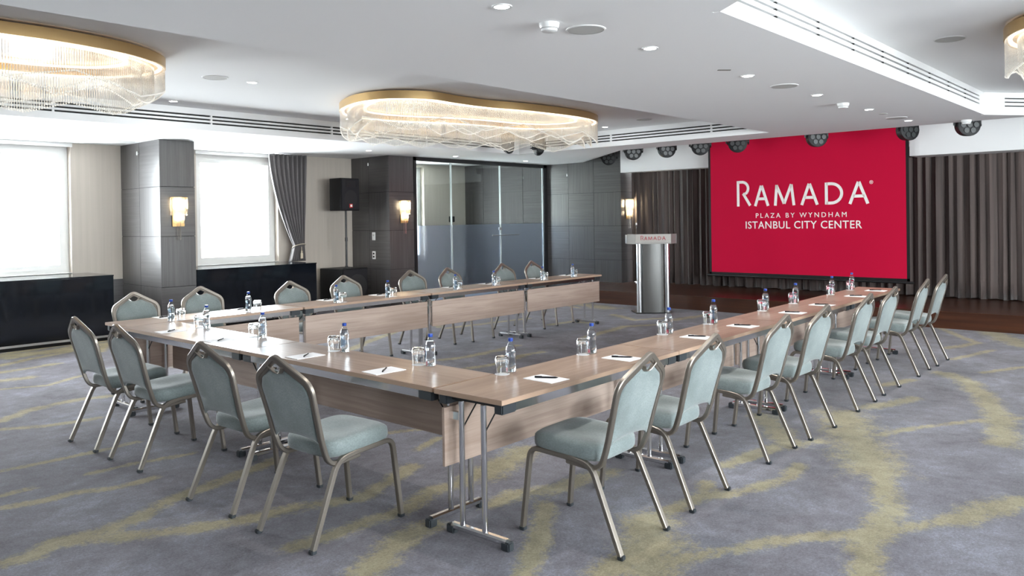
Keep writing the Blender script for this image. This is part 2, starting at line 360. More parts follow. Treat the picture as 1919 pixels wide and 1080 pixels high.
# ceiling : lower bands + raised trays + stage recess
X_EDGE = 9.17
TA = (-4.2, 8.42, 2.36, 7.31)      # left tray
RB = -5.6                           # right tray far side
b = MB(); ZT1 = Z_LOW+.05
b.box(X_BACK, X_EDGE, -.362, 2.32, Z_LOW, ZT1)                  # middle band
b.box(X_BACK, TA[0]-.04, 2.32, 7.35, Z_LOW, ZT1)
b.box(TA[1]+.04, X_EDGE, 2.32, 7.35, Z_LOW, ZT1)
b.prism([(X_BACK, 7.35), (10.72, 7.35), (11.2, 7.94), (11.2, 8.93), (X_BACK, 8.93)], Z_LOW, ZT1)
b.prism([(X_EDGE, 5.55), (10.72, 7.35), (X_EDGE, 7.35)], Z_LOW, ZT1)
b.box(X_BACK, 7.2, 8.93, Y_WIN+.25, Z_LOW, ZT1)
b.prism([(X_BACK, -.362), (1.50, -.362), (1.24, -.70), (1.24, RB), (X_BACK, RB)], Z_LOW, ZT1)
b.prism([(8.56, -.362), (X_EDGE, -.362), (X_EDGE, RB), (9.12, RB), (9.12, -.80)], Z_LOW, ZT1)
b.box(X_BACK, X_EDGE, Y_RIGHT-.3, RB-.04, Z_LOW, ZT1)
struct(b.obj('ceiling', white), 'matt white plaster ceiling with raised trays', 'ceiling')
b = MB(); b.box(TA[0]-.1, TA[1]+.1, 2.26, 7.45, Z_TRAY, Z_TRAY+.06); b.box(1.1, X_EDGE, RB-.1, -.30, Z_TRAY, Z_TRAY+.06)
struct(b.obj('ceiling', white), 'raised white tray ceilings over the chandeliers', 'ceiling')
struct(MB().box(X_EDGE, 12.4, Y_RIGHT-.3, 9.0, 3.5, 3.56).obj('ceiling', white), 'higher white ceiling over the stage', 'ceiling')
struct(MB().box(X_BACK-.3, 12.6, Y_RIGHT-.4, 12.2, 3.6, 3.8).obj('roof', concrete), 'unseen slab added above the ceilings to stop light leaks', 'roof')  # unseen slab, added to keep sky light out of the ceiling cavity

# fascias with air slots
def fascia(name, p0, p1, zs, facing, label, slot0, slot1, slotmat, ztop=Z_TRAY, th=.04):
    """vertical board from p0 to p1 (xy), facing side given by unit normal; slots between parameters slot0..slot1 (metres along)"""
    p0 = Vector((*p0, 0)); p1 = Vector((*p1, 0)); d = (p1-p0); L = d.length; d.normalize(); nrm = Vector((*facing, 0))
    ang = math.atan2(d.y, d.x); side = 1 if Vector((-d.y, d.x, 0)).dot(nrm) > 0 else -1
    y0, y1 = (-th, 0) if side > 0 else (0, th)
    b = MB()
    # bottom rail, top rail, end fills
    lo, hi = zs[0][0], zs[-1][1]
    b.box(0, L, y0, y1, Z_LOW, lo); b.box(0, L, y0, y1, hi, ztop)
    if slot0 > 0: b.box(0, slot0, y0, y1, lo, hi)
    if slot1 < L: b.box(slot1, L, y0, y1, lo, hi)
    o = link(name, b.mesh(name), white); o.location = p0; o.rotation_euler = (0, 0, ang)
    struct(o, label, 'ceiling trim')
    for (a, c), (e, f) in zip(zs[:-1], zs[1:]):
        MB().box(slot0, slot1, y0, y1, c, e).obj('slat', white, o)
    yb = y0-.012 if side > 0 else y1
    MB().box(slot0, slot1, yb, yb+.012, lo-.005, hi+.005).obj('duct', slotmat, o)
    k = 0; q = MB(); x = slot0+.6
    while x < slot1:
        for (a, c) in zs: q.box(x-.012, x+.012, y0+.006, y1-.004, a, c)
        x += .75 if slotmat is vent_tan else 1.9
    q.obj('slot_bridge', white if slotmat is vent_dark else vent_dark, o)
    return o
ZS = [(2.945, 2.967), (2.992, 3.014), (3.039, 3.061)]
fascia('trim_1', (TA[0], 7.31), (TA[1], 7.31), ZS, (0, -1), 'white fascia with three black air slots along the window side of the left tray', .2, 12.35, vent_dark)
fascia('trim_2', (TA[1], 2.36), (TA[1], 7.31), ZS, (-1, 0), 'white fascia with three black air slots at the stage end of the left tray', .35, 4.7, vent_dark)
ZR = [(2.965, 2.982), (3.014, 3.031), (3.060, 3.077)]
fascia('trim_3', (1.53, -.402), (8.53, -.402), ZR, (0, -1), 'white fascia with three pale air slots beside the middle ceiling band', .22, 6.74, vent_tan)
fascia('trim_4', (8.53, -.402), (9.1, -.83), ZR, (-.6, -.8), 'short angled fascia with black slots at the tray corner', .30, .70, vent_dark)
b = MB(); b.box(9.06, 9.1, RB, -.83, Z_LOW, Z_TRAY); b.box(1.24, 9.1, RB-.04, RB, Z_LOW, Z_TRAY); b.prism([(1.24, RB), (1.28, RB), (1.28, -.73), (1.53, -.402), (1.50, -.362), (1.24, -.70)], Z_LOW, Z_TRAY)
b.box(-4.24, -4.2, 2.36, 7.31, Z_LOW, Z_TRAY); b.box(-4.24, TA[1]+.04, 2.32, 2.36, Z_LOW, Z_TRAY); b.box(X_EDGE, X_EDGE+.04, Y_RIGHT, 5.55, Z_LOW, 3.5)
struct(b.obj('trim_5', white), 'plain white tray and bulkhead fascias', 'ceiling trim')
b = MB().prism([(X_EDGE, 5.55), (X_EDGE+.04, 5.53), (11.24, 7.94), (11.2, 7.96)], Z_LOW, 3.5)
struct(b.obj('trim_6', white), 'diagonal white bulkhead face beside the stage', 'ceiling trim')

# window wall (left) with openings
def wall_with_openings(name, x0, x1, y, th, ops, z0, z1, ztop, m):
    b = MB(); xs = x0
    for a, c in sorted(ops):
        b.box(xs, a, y, y+th, 0, ztop); b.box(a, c, y, y+th, 0, z0); b.box(a, c, y, y+th, z1, ztop); xs = c
    b.box(xs, x1, y, y+th, 0, ztop)
    return struct(b.obj(name, m))
o = wall_with_openings('wall_left', X_BACK, 7.2, Y_WIN, .25, LEFT_WIN, .93, 2.81, 3.6, beige); struct(o, 'beige papered window wall', 'wall')
o = wall_with_openings('wall_right', X_BACK, 12.4, Y_RIGHT-.25, .25, RIGHT_WIN, .75, 2.75, 3.6, beige); struct(o, 'beige wall behind the viewer', 'wall')
struct(MB().box(X_BACK-.2, X_BACK, Y_RIGHT, Y_WIN+.25, 0, 3.6).obj('wall_back', lam_h2), 'unseen wall behind the camera, made dark to shade the front row', 'wall')  # out of view; dark finish chosen to cut bounce light on the front row
struct(MB().box(11.9, 12.0, Y_RIGHT, 6.9, 0, 3.6).obj('wall_far', white), 'wall behind the stage drapes', 'wall')
def window(idx, a, c, y, z0, z1, inward, label):
    s = -1 if inward < 0 else 1
    fy = y+.16 if inward < 0 else y-.16
    b = MB(); t = .055
    b.box(a, a+t, fy-.03, fy+.03, z0, z1); b.box(c-t, c, fy-.03, fy+.03, z0, z1); b.box(a+t, c-t, fy-.03, fy+.03, z1-t-.02, z1); b.box(a+t, c-t, fy-.03, fy+.03, z0, z0+t)
    wn = b.obj('window_%d' % idx, frame_white); struct(wn, label, 'window')
    q = MB(); a2, c2, z2, z3 = a+t, c-t, z0+t, z1-t-.02; u = .07
    q.box(a2, a2+u, fy-.045, fy+.025, z2, z3); q.box(c2-u, c2, fy-.045, fy+.025, z2, z3); q.box(a2+u, c2-u, fy-.045, fy+.025, z3-u, z3); q.box(a2+u, c2-u, fy-.045, fy+.025, z2, z2+u)
    sash = q.obj('sash', frame_white, wn)
    MB().box(a2+u, c2-u, fy-.005, fy+.005, z2+u, z3-u).obj('pane', pane_m, sash)
    MB().box(a-.0, c+.0, min(y, fy), max(y, fy), z0-.03, z0+.004).obj('sill', frame_white, wn)
    return wn
window(1, *LEFT_WIN[1], Y_WIN, .93, 2.81, -1, 'left white framed window washed out by daylight')
window(2, *LEFT_WIN[2], Y_WIN, .93, 2.81, -1, 'white framed window behind the tied back grey curtain')
window(3, *LEFT_WIN[0], Y_WIN, .93, 2.81, -1, 'window left of the frame')
for i, (a, c) in enumerate(RIGHT_WIN): window(4+i, a, c, Y_RIGHT, .75, 2.75, 1, 'window in the wall behind the viewer')
# cream roller blind boxes above windows
for i, (a, c) in enumerate(LEFT_WIN[1:]):
    struct(MB().box(a-.02, c+.02, Y_WIN-.03, Y_WIN, 2.80, Z_LOW).obj('trim_%d' % (7+i), frame_white), 'cream strip above the %s window' % ('left' if i == 0 else 'curtained'), 'trim')
# side room behind the glass partition
b = MB(); b.box(7.0, 8.2, 11.6, 11.85, 0, 3.6); b.box(8.2, 9.82, 11.6, 11.85, 0, .7); b.box(8.2, 9.82, 11.6, 11.85, 2.9, 3.6); b.box(9.82, 11.2, 11.6, 11.85, 0, 3.6)
struct(b.obj('wall_side_room', beige), 'cream wall seen through the glass partition', 'wall')
struct(MB().box(7.0, 7.2, Y_WIN+.02, 11.85, 0, 3.6).obj('wall_side_end', beige))
struct(MB().box(7.2, 11.3, 9.02, 11.85, 2.98, 3.1).obj('ceiling', white), 'white ceiling of the side room', 'ceiling')
window(8, 8.2, 9.82, 11.6, .7, 2.9, -1, 'bright window seen through the glass partition')
wp = tag(MB().box(10.62, 10.80, 11.575, 11.6, 1.58, 1.72).obj('wall_panel', black, bevel=.004), 'small dark control plate on the wall seen through the glass', 'control panel')

# outside: pale neighbouring roofs
def building(x0, x1, y0, y1, h, label, kind=0):
    t = thing('neighbouring_building', label, 'building', ((x0+x1)/2, (y0+y1)/2, -9))
    hx, hy = (x1-x0)/2, (y1-y0)/2
    MB().box(-hx, hx, -hy, hy, 0, h).obj('wall', concrete, t)
    b = MB(); b.prism_axis([(-hy-.4, h), (hy+.4, h), (0, h+1.3)], -hx-.4, hx+.4, 'x'); b.obj('roof', roof_m, t)
    for k in range(3):
        xx = -hx+ (k+.5)*2*hx/3
        MB().box(xx-.6, xx+.6, -hy-.05, -hy+.02, h-2.4, h-1).obj('window', lens_m, t)
building(12, 24, 34, 44, 9.0, 'low pale building with a tiled roof outside the curtained window')

# ------------------------------------------------------------------ laminate panel cladding
def clad_faces(owner, faces, matt=False):
    """faces: list of (origin xy, dir xy, normal xy, widths, zsplits, startparity)"""
    for (ox, oy), (dx, dy), (nx, ny), widths, zs, par in faces:
        u = 0
        for i, wd in enumerate(widths):
            for j in range(len(zs)-1):
                m = (lam_v, lam_h)[(i+j+par) % 2] if matt is False or oy < 11 else (lam_v2, lam_h2)[(i+j+par) % 2]
                g = .004
                pr = .012
                b = MB(); A = Vector((ox+dx*(u+g), oy+dy*(u+g))); B = Vector((ox+dx*(u+wd-g), oy+dy*(u+wd-g)))
                poly = [A, B, B+Vector((nx, ny))*pr, A+Vector((nx, ny))*pr]
                b.prism([(p.x, p.y) for p in poly], zs[j]+g, zs[j+1]-g)
                b.obj('panel', m, owner)
            u += wd
ZP = [0, .72, 1.455, 2.18, Z_LOW]
ZPR = [2.18, 1.455]
def column(idx, x0, x1, y0, y1, lw, label):
    c = struct(MB().box(x0+.012, x1-.012, y0+.012, y1, 0, Z_LOW).obj('column', joint_m), label, 'column')
    L = [(x0+.012, y1), (0, -1), (-1, 0), lw, ZP, 1]
    clad_faces(c, [L, [(x0, y0+.012), (1, 0), (0, -1), [x1-x0], ZP, 1], [(x1-.012, y0), (0, 1), (1, 0), lw[::-1], ZP, 0]])
    return c
column(1, 2.24, 2.76, 8.75, Y_WIN, [.66, .69], 'square column clad in dark laminate between the two windows')
column(2, 6.6, 7.2, 8.95, Y_WIN+.02, [.56, .61], 'square column clad in dark laminate left of the glass partition')
pw = struct(MB().box(11.212, 11.7, 6.912, 11.85, 0, 3.5).obj('wall_panelled', joint_m), 'dark laminate panelled wall beside the stage', 'wall')
ZP2 = [0, .72, 1.455, 2.18, 2.98]
clad_faces(pw, [[(11.212, 11.6), (0, -1), (-1, 0), [.63, .58, .72, .70], [0,.75,1.53,2.28,2.98], 0],
                [(11.212, 8.93), (0, -1), (-1, 0), [.62, .70, .71], [0, .72, 1.455, 2.18, 3.0, 3.5], 0],
                [(11.2, 6.912), (1, 0), (0, -1), [.5], [0, .72, 1.455, 2.18, 3.0, 3.5], 0]], True)
# dark wainscot at the foot of the beige wall
b = MB(); b.box(1.75, 2.24, Y_WIN-.015, Y_WIN, 0, .80); struct(b.obj('baseboard_left', lam_h), 'dark laminate dado left of the first column', 'baseboard')
b = MB(); b.box(5.15, 6.6, Y_WIN-.015, Y_WIN, 0, .12); struct(b.obj('baseboard_curtain', lam_h), 'dark skirting under the beige wall', 'baseboard')

# ------------------------------------------------------------------ glass partition
gp = struct(thing('door_1', 'frosted glass partition in a black frame', 'partition', (0,0,0)))
b = MB(); b.box(7.2, 7.265, 8.93, 9.02, 0, Z_LOW); b.box(11.09, 11.2, 8.93, 9.02, 0, Z_LOW); b.box(7.2, 11.2, 8.93, 9.02, 2.785, Z_LOW+.2); b.box(7.2, 11.2, 8.93, 9.02, 0, .03)
b.obj('frame', black_metal, gp, bevel=.003)
for a, c in ((7.265, 8.20), (8.215, 9.65), (9.665, 11.09)):
    p = MB().box(a, c, 8.97, 8.98, 1.53, 2.785).obj('pane', door_glass, gp)
    MB().box(a, c, 8.968, 8.982, .03, 1.53).obj('frosted_film', frost_m, p)
    for e in (a, c-.012): MB().box(e, e+.012, 8.966, 8.984, .03, 2.785).obj('glass_edge', glass_edge, p)
MB().tube([(9.35, 8.92, 1.29), (10.2, 8.92, 1.29)], circ(.012), up=(0,0,1)).obj('handle', alu, gp, True)
for x in (9.4, 10.15): MB().cyl((x, 8.92, 1.29), .008, .05, 8, axis='y').obj('handle_stud', alu, gp)
MB().box(9.60, 9.70, 8.955, 8.99, 1.40, 1.46).obj('lock', alu, gp, bevel=.004)

# ------------------------------------------------------------------ stage, soffit, drapes, screen
st = thing('stage', 'low dark red wood stage running under the drapes and screen', 'stage')
MB().box(9.52, 11.88, Y_RIGHT+.02, 6.89, 0, .225).obj('riser', stage_wood, st)
MB().prism([(9.52, 6.9), (11.19, 6.9), (11.19, 8.0), (9.52, 6.95)], 0, .225).obj('riser', stage_wood, st)
MB().box(9.50, 11.88, Y_RIGHT+.02, 6.89, .225, .245).obj('deck', stage_wood, st, bevel=.004)
MB().prism([(9.50, 6.9), (11.19, 6.9), (11.19, 8.0), (9.50, 6.97)], .225, .245).obj('deck', stage_wood, st)
b = MB(); b.box(11.2, 11.9, 4.80, 6.9, 2.585, 3.5)
struct(b.obj('trim_9', white), 'white boxed pelmet left of the screen', 'trim')
b = MB(); b.box(11.0, 11.9, Y_RIGHT, 1.15, 2.56, 3.5)
struct(b.obj('trim_10', white), 'long white boxed pelmet right of the screen', 'trim')
def drape_mesh(y0, y1, x, z0, z1, amp=.06, wl=.16, seed=1, wide=None):
    rnd = random.Random(seed); n = int((y1-y0)/.02); ph = 0; wv = 1; rows = 9; vs = []; fs = []; off = []
    for i in range(n+1):
        wv = wv*.9+.1*rnd.uniform(.3, 1.9); ph += 2*PI*.02/wl*wv
        off.append((ph+.9*math.sin(ph*.37+seed), amp*(.62+.30*math.sin(i*.031+seed)+.25*math.sin(ph*.29+2*seed))))
    for j in range(rows):
        t = j/(rows-1); z = z1+(z0-z1)*t
        for i in range(n+1):
            ph, a = off[i]; flare = .75+.45*t
            vs.append((x + a*flare*math.sin(ph+.25*math.sin(t*3+i*.05)) , y0+(y1-y0)*i/n + .02*math.sin(ph*2)*flare, z+(0 if j < rows-1 else .008*math.sin(ph*.5))))
    for j in range(rows-1):
        for i in range(n): k = j*(n+1)+i; fs.append((k, k+1, k+n+2, k+n+1))
    return vs, fs
def drape_obj(y0, y1, seed, label, z1=2.75):
    vs, fs = drape_mesh(y0, y1, 11.52, .255, z1, seed=seed)
    b = MB(); b.add(vs, fs); o = b.obj('stage_drape', drape, smooth=True)
    for p in o.data.polygons: p.use_smooth = True
    md = o.modifiers.new('thick', 'SOLIDIFY'); md.thickness = .004
    return tag(o, label, 'curtain', 'pleated brown stage drapes')
drape_obj(4.3, 6.84, 1, 'pleated dark brown drape left of the crimson screen behind the lectern')
drape_obj(1.4, 4.28, 2, 'pleated dark brown drape hidden behind the crimson screen')
drape_obj(-2.2, 1.38, 3, 'pleated brown drape right of the crimson screen')
drape_obj(-7.9, -2.22, 4, 'pleated brown drape at the far right end of the stage')
sc = thing('projection_screen', 'large crimson projection screen with white hotel lettering in front of the drapes', 'screen', (10.9, 0, 0))
SY0, SY1, SZ0, SZ1 = 1.18, 4.64, .575, 3.4
MB().box(0, .006, SY0, SY1, SZ0, SZ1).obj('screen_surface', red_screen, sc)
b = MB(); b.box(-.001, .008, SY0-.045, SY0, SZ0-.05, SZ1); b.box(-.001, .008, SY1, SY1+.045, SZ0-.05, SZ1); b.box(-.001, .008, SY0-.045, SY1+.045, SZ0-.05, SZ0)
b.obj('black_border', black, sc)
MB().tube([(.004, SY0-.10, SZ0-.062), (.004, SY1+.10, SZ0-.062)], circ(.022, 12)).obj('bottom_bar', black_metal, sc, True)
b = MB().box(-.06, .07, SY0-.15, SY1+.15, SZ1, SZ1+.1); b.obj('case', black_metal, sc)

def text_mesh(s, size, name, spacing=1.0, bold=0):
    cu = bpy.data.curves.new(name, 'FONT'); cu.body = s; cu.size = size; cu.extrude = .0015; cu.space_character = spacing
    cu.offset = bold; cu.align_x = 'LEFT'; cu.resolution_u = 3
    ob = bpy.data.objects.new('tmp', cu); COL.objects.link(ob); bpy.context.view_layer.update()
    me = bpy.data.meshes.new_from_object(ob.evaluated_get(bpy.context.evaluated_depsgraph_get()))
    bpy.data.objects.remove(ob); me.name = name; return me
def place_text(s, name, m, parent, width, height, org, xdir, updir=(0,0,1), spacing=1.0, bold=0, kind=False):
    me = text_mesh(s, 1.0, name, spacing, bold)
    xs = [v.co.x for v in me.vertices]; ys = [v.co.y for v in me.vertices]
    x0, x1, y0, y1 = min(xs), max(xs), min(ys), max(ys); X = Vector(xdir); U = Vector(updir); Nn = X.cross(U)
    for v in me.vertices:
        p = Vector(org) + X*((v.co.x-x0)/(x1-x0)*width) + U*((v.co.y-y0)/(y1-y0)*height) + Nn*(v.co.z+.0015)
        v.co = p
    if kind: o = link(name, me, m, parent); o['kind'] = 'stuff'; return o
    bm = bmesh.new(); bm.from_mesh(me); seen = set()
    for v0 in bm.verts:
        if v0 in seen: continue
        comp = []; stk = [v0]; seen.add(v0)
        while stk:
            v = stk.pop(); comp.append(v)
            for e in v.link_edges:
                q = e.other_vert(v)
                if q not in seen: seen.add(q); stk.append(q)
        ix = {v: i for i, v in enumerate(comp)}; fs = {f for v in comp for f in v.link_faces}
        b = MB(); b.add([tuple(v.co) for v in comp], [[ix[v] for v in f.verts] for f in fs]); b.obj('letter', m, parent)
    bm.free()
# humanist capitals for the large word, polygons in letter units
def stroke(b, pts, t, T, close=False):
    """T maps (u,v)->3D pair front/back"""
    n = len(pts)
    for i in range(n-1):
        (x0, y0), (x1, y1) = pts[i], pts[i+1]
        d = math.hypot(x1-x0, y1-y0)
        if d < 1e-6: continue
        nx, ny = -(y1-y0)/d*t/2, (x1-x0)/d*t/2
        q = [(x0+nx, y0+ny), (x1+nx, y1+ny), (x1-nx, y1-ny), (x0-nx, y0-ny)]
        b.add([T(u, v, 0) for u, v in q]+[T(u, v, 1) for u, v in q], [(0,1,2,3),(7,6,5,4),(0,4,5,1),(1,5,6,2),(2,6,7,3),(3,7,4,0)])
def arc(cx, cy, rx, ry, a0, a1, n=14): return [(cx+rx*math.cos(a0+(a1-a0)*i/n), cy+ry*math.sin(a0+(a1-a0)*i/n)) for i in range(n+1)]
def word_ramada(parent, m, org, xdir, width, hR, name='lettering'):
    X = Vector(xdir); Nn = X.cross(Vector((0,0,1))); O = Vector(org); s = width/1595.0; sv = hR/320.0
    def T(u, v, k): return O + X*(u*s) + Vector((0,0,1))*(v*sv) + Nn*(.002+.002*k)
    L = []
    c = 255; t = 34
    def A(x0, x1, hh=c, base_=0):
        xm = (x0+x1)/2
        return [[(x0+16, base_), (xm-3, base_+hh-6)], [(x1-16, base_), (xm+3, base_+hh-6)], [(x0+52, base_+88), (x1-52, base_+88)]]
    letters = []
    letters.append([[(20, 0), (20, 318)], [(20, 302), (75, 302)]+arc(75, 222, 78, 80, PI/2, -PI*.30, 12)+[(88, 150)], [(88, 158), (178, 8)]])
    letters.append(A(228, 425))
    letters.append([[(500, 0), (520, 250)], [(518, 246), (610, 22)], [(610, 22), (700, 252)], [(700, 250), (730, 0)]])
    letters.append(A(808, 1024))
    letters.append([[(1114, 0), (1114, c)], [(1114, c-16), (1160, c-16)]+arc(1170, c/2, 118, c/2-16, PI/2, -PI/2, 18)+[(1114, 16)]])
    letters.append(A(1362, 1590))
    for Lt in letters:
        b = MB()
        for st_ in Lt: stroke(b, st_, t, T)
        b.obj('letter', m, parent)
word_ramada(sc, white_print, (-.002, 4.11, 1.805), (0,-1,0), 2.37, .475)
place_text('PLAZA BY WYNDHAM', 'lettering', white_print, sc, 1.62, .085, (-.001, 3.74, 1.588), (0,-1,0), spacing=1.45)
place_text('ISTANBUL CITY CENTER', 'lettering', white_print, sc, 2.07, .135, (-.001, 3.94, 1.392), (0,-1,0), spacing=1.08, bold=.006)
place_text('\u00ae', 'trade_mark', white_print, sc, .06, .06, (-.001, 1.745, 2.13), (0,-1,0))

# ------------------------------------------------------------------ tables
TW = .47; TT = .76
def make_table(L):
    t = thing('folding_table', 'x', 'table')
    tp = MB().box(0, L-.004, 0, TW, TT-.025, TT-.0015).obj('tabletop', wood_edge, t, bevel=.0015)
    MB().box(.0015, L-.0055, .0015, TW-.0015, TT-.0016, TT).obj('top_veneer', wood_top, tp)
    for y in (.012, TW-.035-.022):
        MB().box(.10, L-.10, y, y+.022, TT-.070, TT-.025).obj('frame_rail', chrome, t, bevel=.003)
    for x in (.06, L-.06-.03): MB().box(x, x+.03, .05, TW-.05, TT-.055, TT-.025).obj('cross_rail', black_metal, t)
    for x0, x1 in ((.015, .125), (L-.13, L-.02)):
        for y0 in (.010, TW-.075): MB().box(x0, x1, y0, y0+.056, TT-.076, TT-.025).obj('corner_block', rubber, t, bevel=.006)
    MB().box(.03, L-.03, TW-.065+.02, TW-.027, .352, .66).obj('modesty_panel', wood_panel, t, bevel=.001)
    for x, sg in ((.075, 1), (L-.075, -1)):
        lg = MB().tube([(x, .04, .04), (x, TW-.055, .04)], rrect(.017, .019, .5), up=(0,0,1)).obj('foot_bar', chrome, t, True)
        for y in (.015, TW-.075): MB().box(x-.022, x+.022, y, y+.055, 0, .046).obj('foot_cap', rubber, lg, bevel=.006)
        for y in (.19, .345): MB().cyl((x, y, .055), .0155, TT-.055-.06, 14).obj('leg', chrome, t, True)
        for y in (.19, .345): MB().tube([(x+.012*sg, y, .56), (x+.16*sg, y, TT-.045)], circ(.004, 6)).obj('brace', black_metal, t)
    for x in (.075, L-.075):
        MB().box(x-.012, x+.012, .35, TW-.045, .60, .64).obj('panel_bracket', chrome, t)
    return t
LA_ = 1.765
tabA = make_table(LA_); used = False
aR = math.atan2(.177+.033, 7.018+.039)
for i in range(4):
    loc = (-.039+i*LA_*math.cos(aR), -.033+i*LA_*math.sin(aR), 0)
    lab = 'folding wood top table, %s of four along the right-hand row' % ['nearest the near corner', 'second', 'third', 'last, by the stage,'][i]
    if i == 0: tabA.location = loc; tabA.rotation_euler.z = aR; tabA['label'] = 'folding wood top table at the near corner of the U layout'; tabA['group'] = 'wood topped folding tables'
    else: dup(tabA, loc, aR, lab)
aF = math.radians(.75); x0F = 7.115; y0F = 4.97
for i in range(4):   # far row, chairs on the +y side : rotated half a turn
    d = i*1.785
    dup(tabA, (x0F-d*math.cos(aF), y0F-d*math.sin(aF), 0), PI+aF, 'folding wood top table of the far row, %s' % ['nearest the lectern', 'second from the lectern', 'third from the lectern', 'leftmost'][i])
tabC = make_table(1.972)
tabC.location = (-.045, 4.402, 0); tabC.rotation_euler.z = -PI/2; tabC['label'] = 'long folding table of the short front row, its left half'; tabC['group'] = 'wood topped folding tables'
dup(tabC, (-.043, 2.428, 0), -PI/2, 'long folding table of the short front row, its right half next to the near corner')

# ------------------------------------------------------------------ chairs
def make_chair():
    t = thing('banquet_chair', 'x', 'chair')
    prof = rrect(.0150, .0125, .3)
    for s in (-1, 1):
        rear = fillet([(s*.225, -.30, .012), (s*.208, -.125, .418), (s*.203, .0, .432)], .07)
        o = MB().tube(rear, prof, up=(s, 0, 0)).obj('leg', champagne, t, True)
        MB().box(s*.226-.016, s*.226+.016, -.318, -.286, 0, .022).obj('rubber_foot', rubber, o, bevel=.004)
        front = fillet([(s*.203, .0, .432), (s*.204, .255, .446), (s*.216, .305, .012)], .06)
        o = MB().tube(front, prof, up=(s, 0, 0)).obj('leg', champagne, t, True)
        MB().box(s*.216-.016, s*.216+.016, .289, .321, 0, .022).obj('rubber_foot', rubber, o, bevel=.004)
    b = MB()
    for y, z in ((-.02, .425), (.17, .435)): b.tube([(-.2, y, z), (.2, y, z)], rrect(.010, .012, .4))
    b.obj('cross_bar', champagne, t, True)
    half = [(.190, .03, .410), (.194, -.170, .396), (.202, -.216, .52), (.206, -.245, .64), (.223, -.297, .832), (0, -.347, .962)]
    right = fillet([Vector(p) for p in half], [0, .075, .06, .06, .055, 0], 5)[:-1]+[Vector((.016, -.344, .9525)), Vector((0, -.346, .9555))]; left = [Vector((-p.x, p.y, p.z)) for p in reversed(right[:-1])]
    MB().tube(right+left, rrect(.0155, .0120, .35), up=(0, 1, 0)).obj('back_frame', champagne, t, True)
    # inner groove line of the frame
    grv = [Vector((p.x*.925, p.y+.002, .5+(p.z-.5)*.955)) for p in (right+left) if p.z > .52]
    MB().tube(grv, rrect(.006, .009, .4), up=(0, 1, 0)).obj('inner_frame', champagne, t, True)
    # back pad
    def spine(z):
        pts = [(.47, -.200), (.57, -.226), (.70, -.262), (.815, -.295), (.885, -.320), (.95, -.345)]
        for (z0, y0), (z1, y1) in zip(pts, pts[1:]):
            if z <= z1: return y0+(y1-y0)*(z-z0)/(z1-z0)
        return pts[-1][1]
    def hw(z):
        pts = [(.47, .188), (.57, .188), (.70, .197), (.80, .203), (.84, .196), (.95, .15)]
        for (z0, y0), (z1, y1) in zip(pts, pts[1:]):
            if z <= z1: return y0+(y1-y0)*(z-z0)/(z1-z0)
        return pts[-1][1]
    nu, nv = 28, 18; front = []; back = []
    for j in range(nv+1):
        tv = j/nv; fr = []; bk = []
        for i in range(nu+1):
            u = -1+2*i/nu; x_ = u*.2
            zt = .930-.53*abs(x_)
            if abs(u) > .82: zt -= .5*(abs(u)-.82)**1.2
            if abs(x_) < .062: zt -= .052*(1-abs(x_)/.062)**.8
            zb = .522+.020*(1-u*u)-.018*abs(u)**10
            z = zb+(zt-zb)*tv; x = u*hw(z); e = max(0, min(1, min(1-abs(u), tv*1.4, (1-tv)*1.4)/.16)); pf = math.sqrt(e)
            fr.append((x, spine(z)+.006+.020*pf, z)); bk.append((x, spine(z)-.004-.008*pf, z))
        front.append(fr); back.append(bk)
    b = MB(); vs = [p for r_ in front for p in r_]+[p for r_ in back for p in r_]; W = nu+1; off = W*(nv+1); fs = []
    for j in range(nv):
        for i in range(nu):
            k = j*W+i; fs.append((k, k+1, k+W+1, k+W)); fs.append((off+k, off+k+W, off+k+W+1, off+k+1))
    for i in range(nu): fs.append((i, off+i, off+i+1, i+1)); k = nv*W+i; fs.append((k, k+1, off+k+1, off+k))
    for j in range(nv): k = j*W; fs.append((k, k+W, off+k+W, off+k)); k = j*W+nu; fs.append((k, off+k, off+k+W, k+W))
    b.add(vs, fs); o = b.obj('backrest', fabric, t)
    for p in o.data.polygons: p.use_smooth = True
    # metal handle insert in the notch
    hp = [(-.060, -.338, .908), (-.030, -.326, .880), (0, -.322, .872), (.030, -.326, .880), (.060, -.338, .908)]
    MB().tube(smooth_path(hp, 3), rrect(.003, .016, .3), up=(0, 0, 1)).obj('handle_insert', champagne, t, True)
    # seat cushion : lofted superellipse rings
    rings = []; nS = 40
    lay = [(.90, .430), (.965, .438), (.995, .452), (1.0, .475), (.99, .497), (.955, .513), (.88, .522), (.70, .527), (.40, .524), (.12, .520)]
    b = MB(); vs = []
    for sc_, z in lay:
        for i in range(nS):
            a = 2*PI*i/nS; c, s_ = math.cos(a), math.sin(a); ex = 2/5.0
            X = math.copysign(abs(c)**ex, c)*.218; Y = math.copysign(abs(s_)**ex, s_)*.220
            if Y < 0: X *= 1-.05*(-Y/.232)
            X *= sc_; Y = .048+Y*sc_
            zz = z + .010*(Y/.23) - (.014*math.exp(-((Y+.05)/.14)**2-(X/.13)**2) if z > .515 else 0) - (.012*max(0, (Y-.17)/.1)**2 if z > .5 else 0)
            vs.append((X, Y, zz))
    fs = [(j*nS+i, j*nS+(i+1) % nS, (j+1)*nS+(i+1) % nS, (j+1)*nS+i) for j in range(len(lay)-1) for i in range(nS)]
    fs += [tuple(reversed(range(nS))), tuple(range((len(lay)-1)*nS, len(lay)*nS))]
    b.add(vs, fs); o = b.obj('seat', fabric, t)
    for p in o.data.polygons: p.use_smooth = True
    return t
chair0 = make_chair(); first = [True]
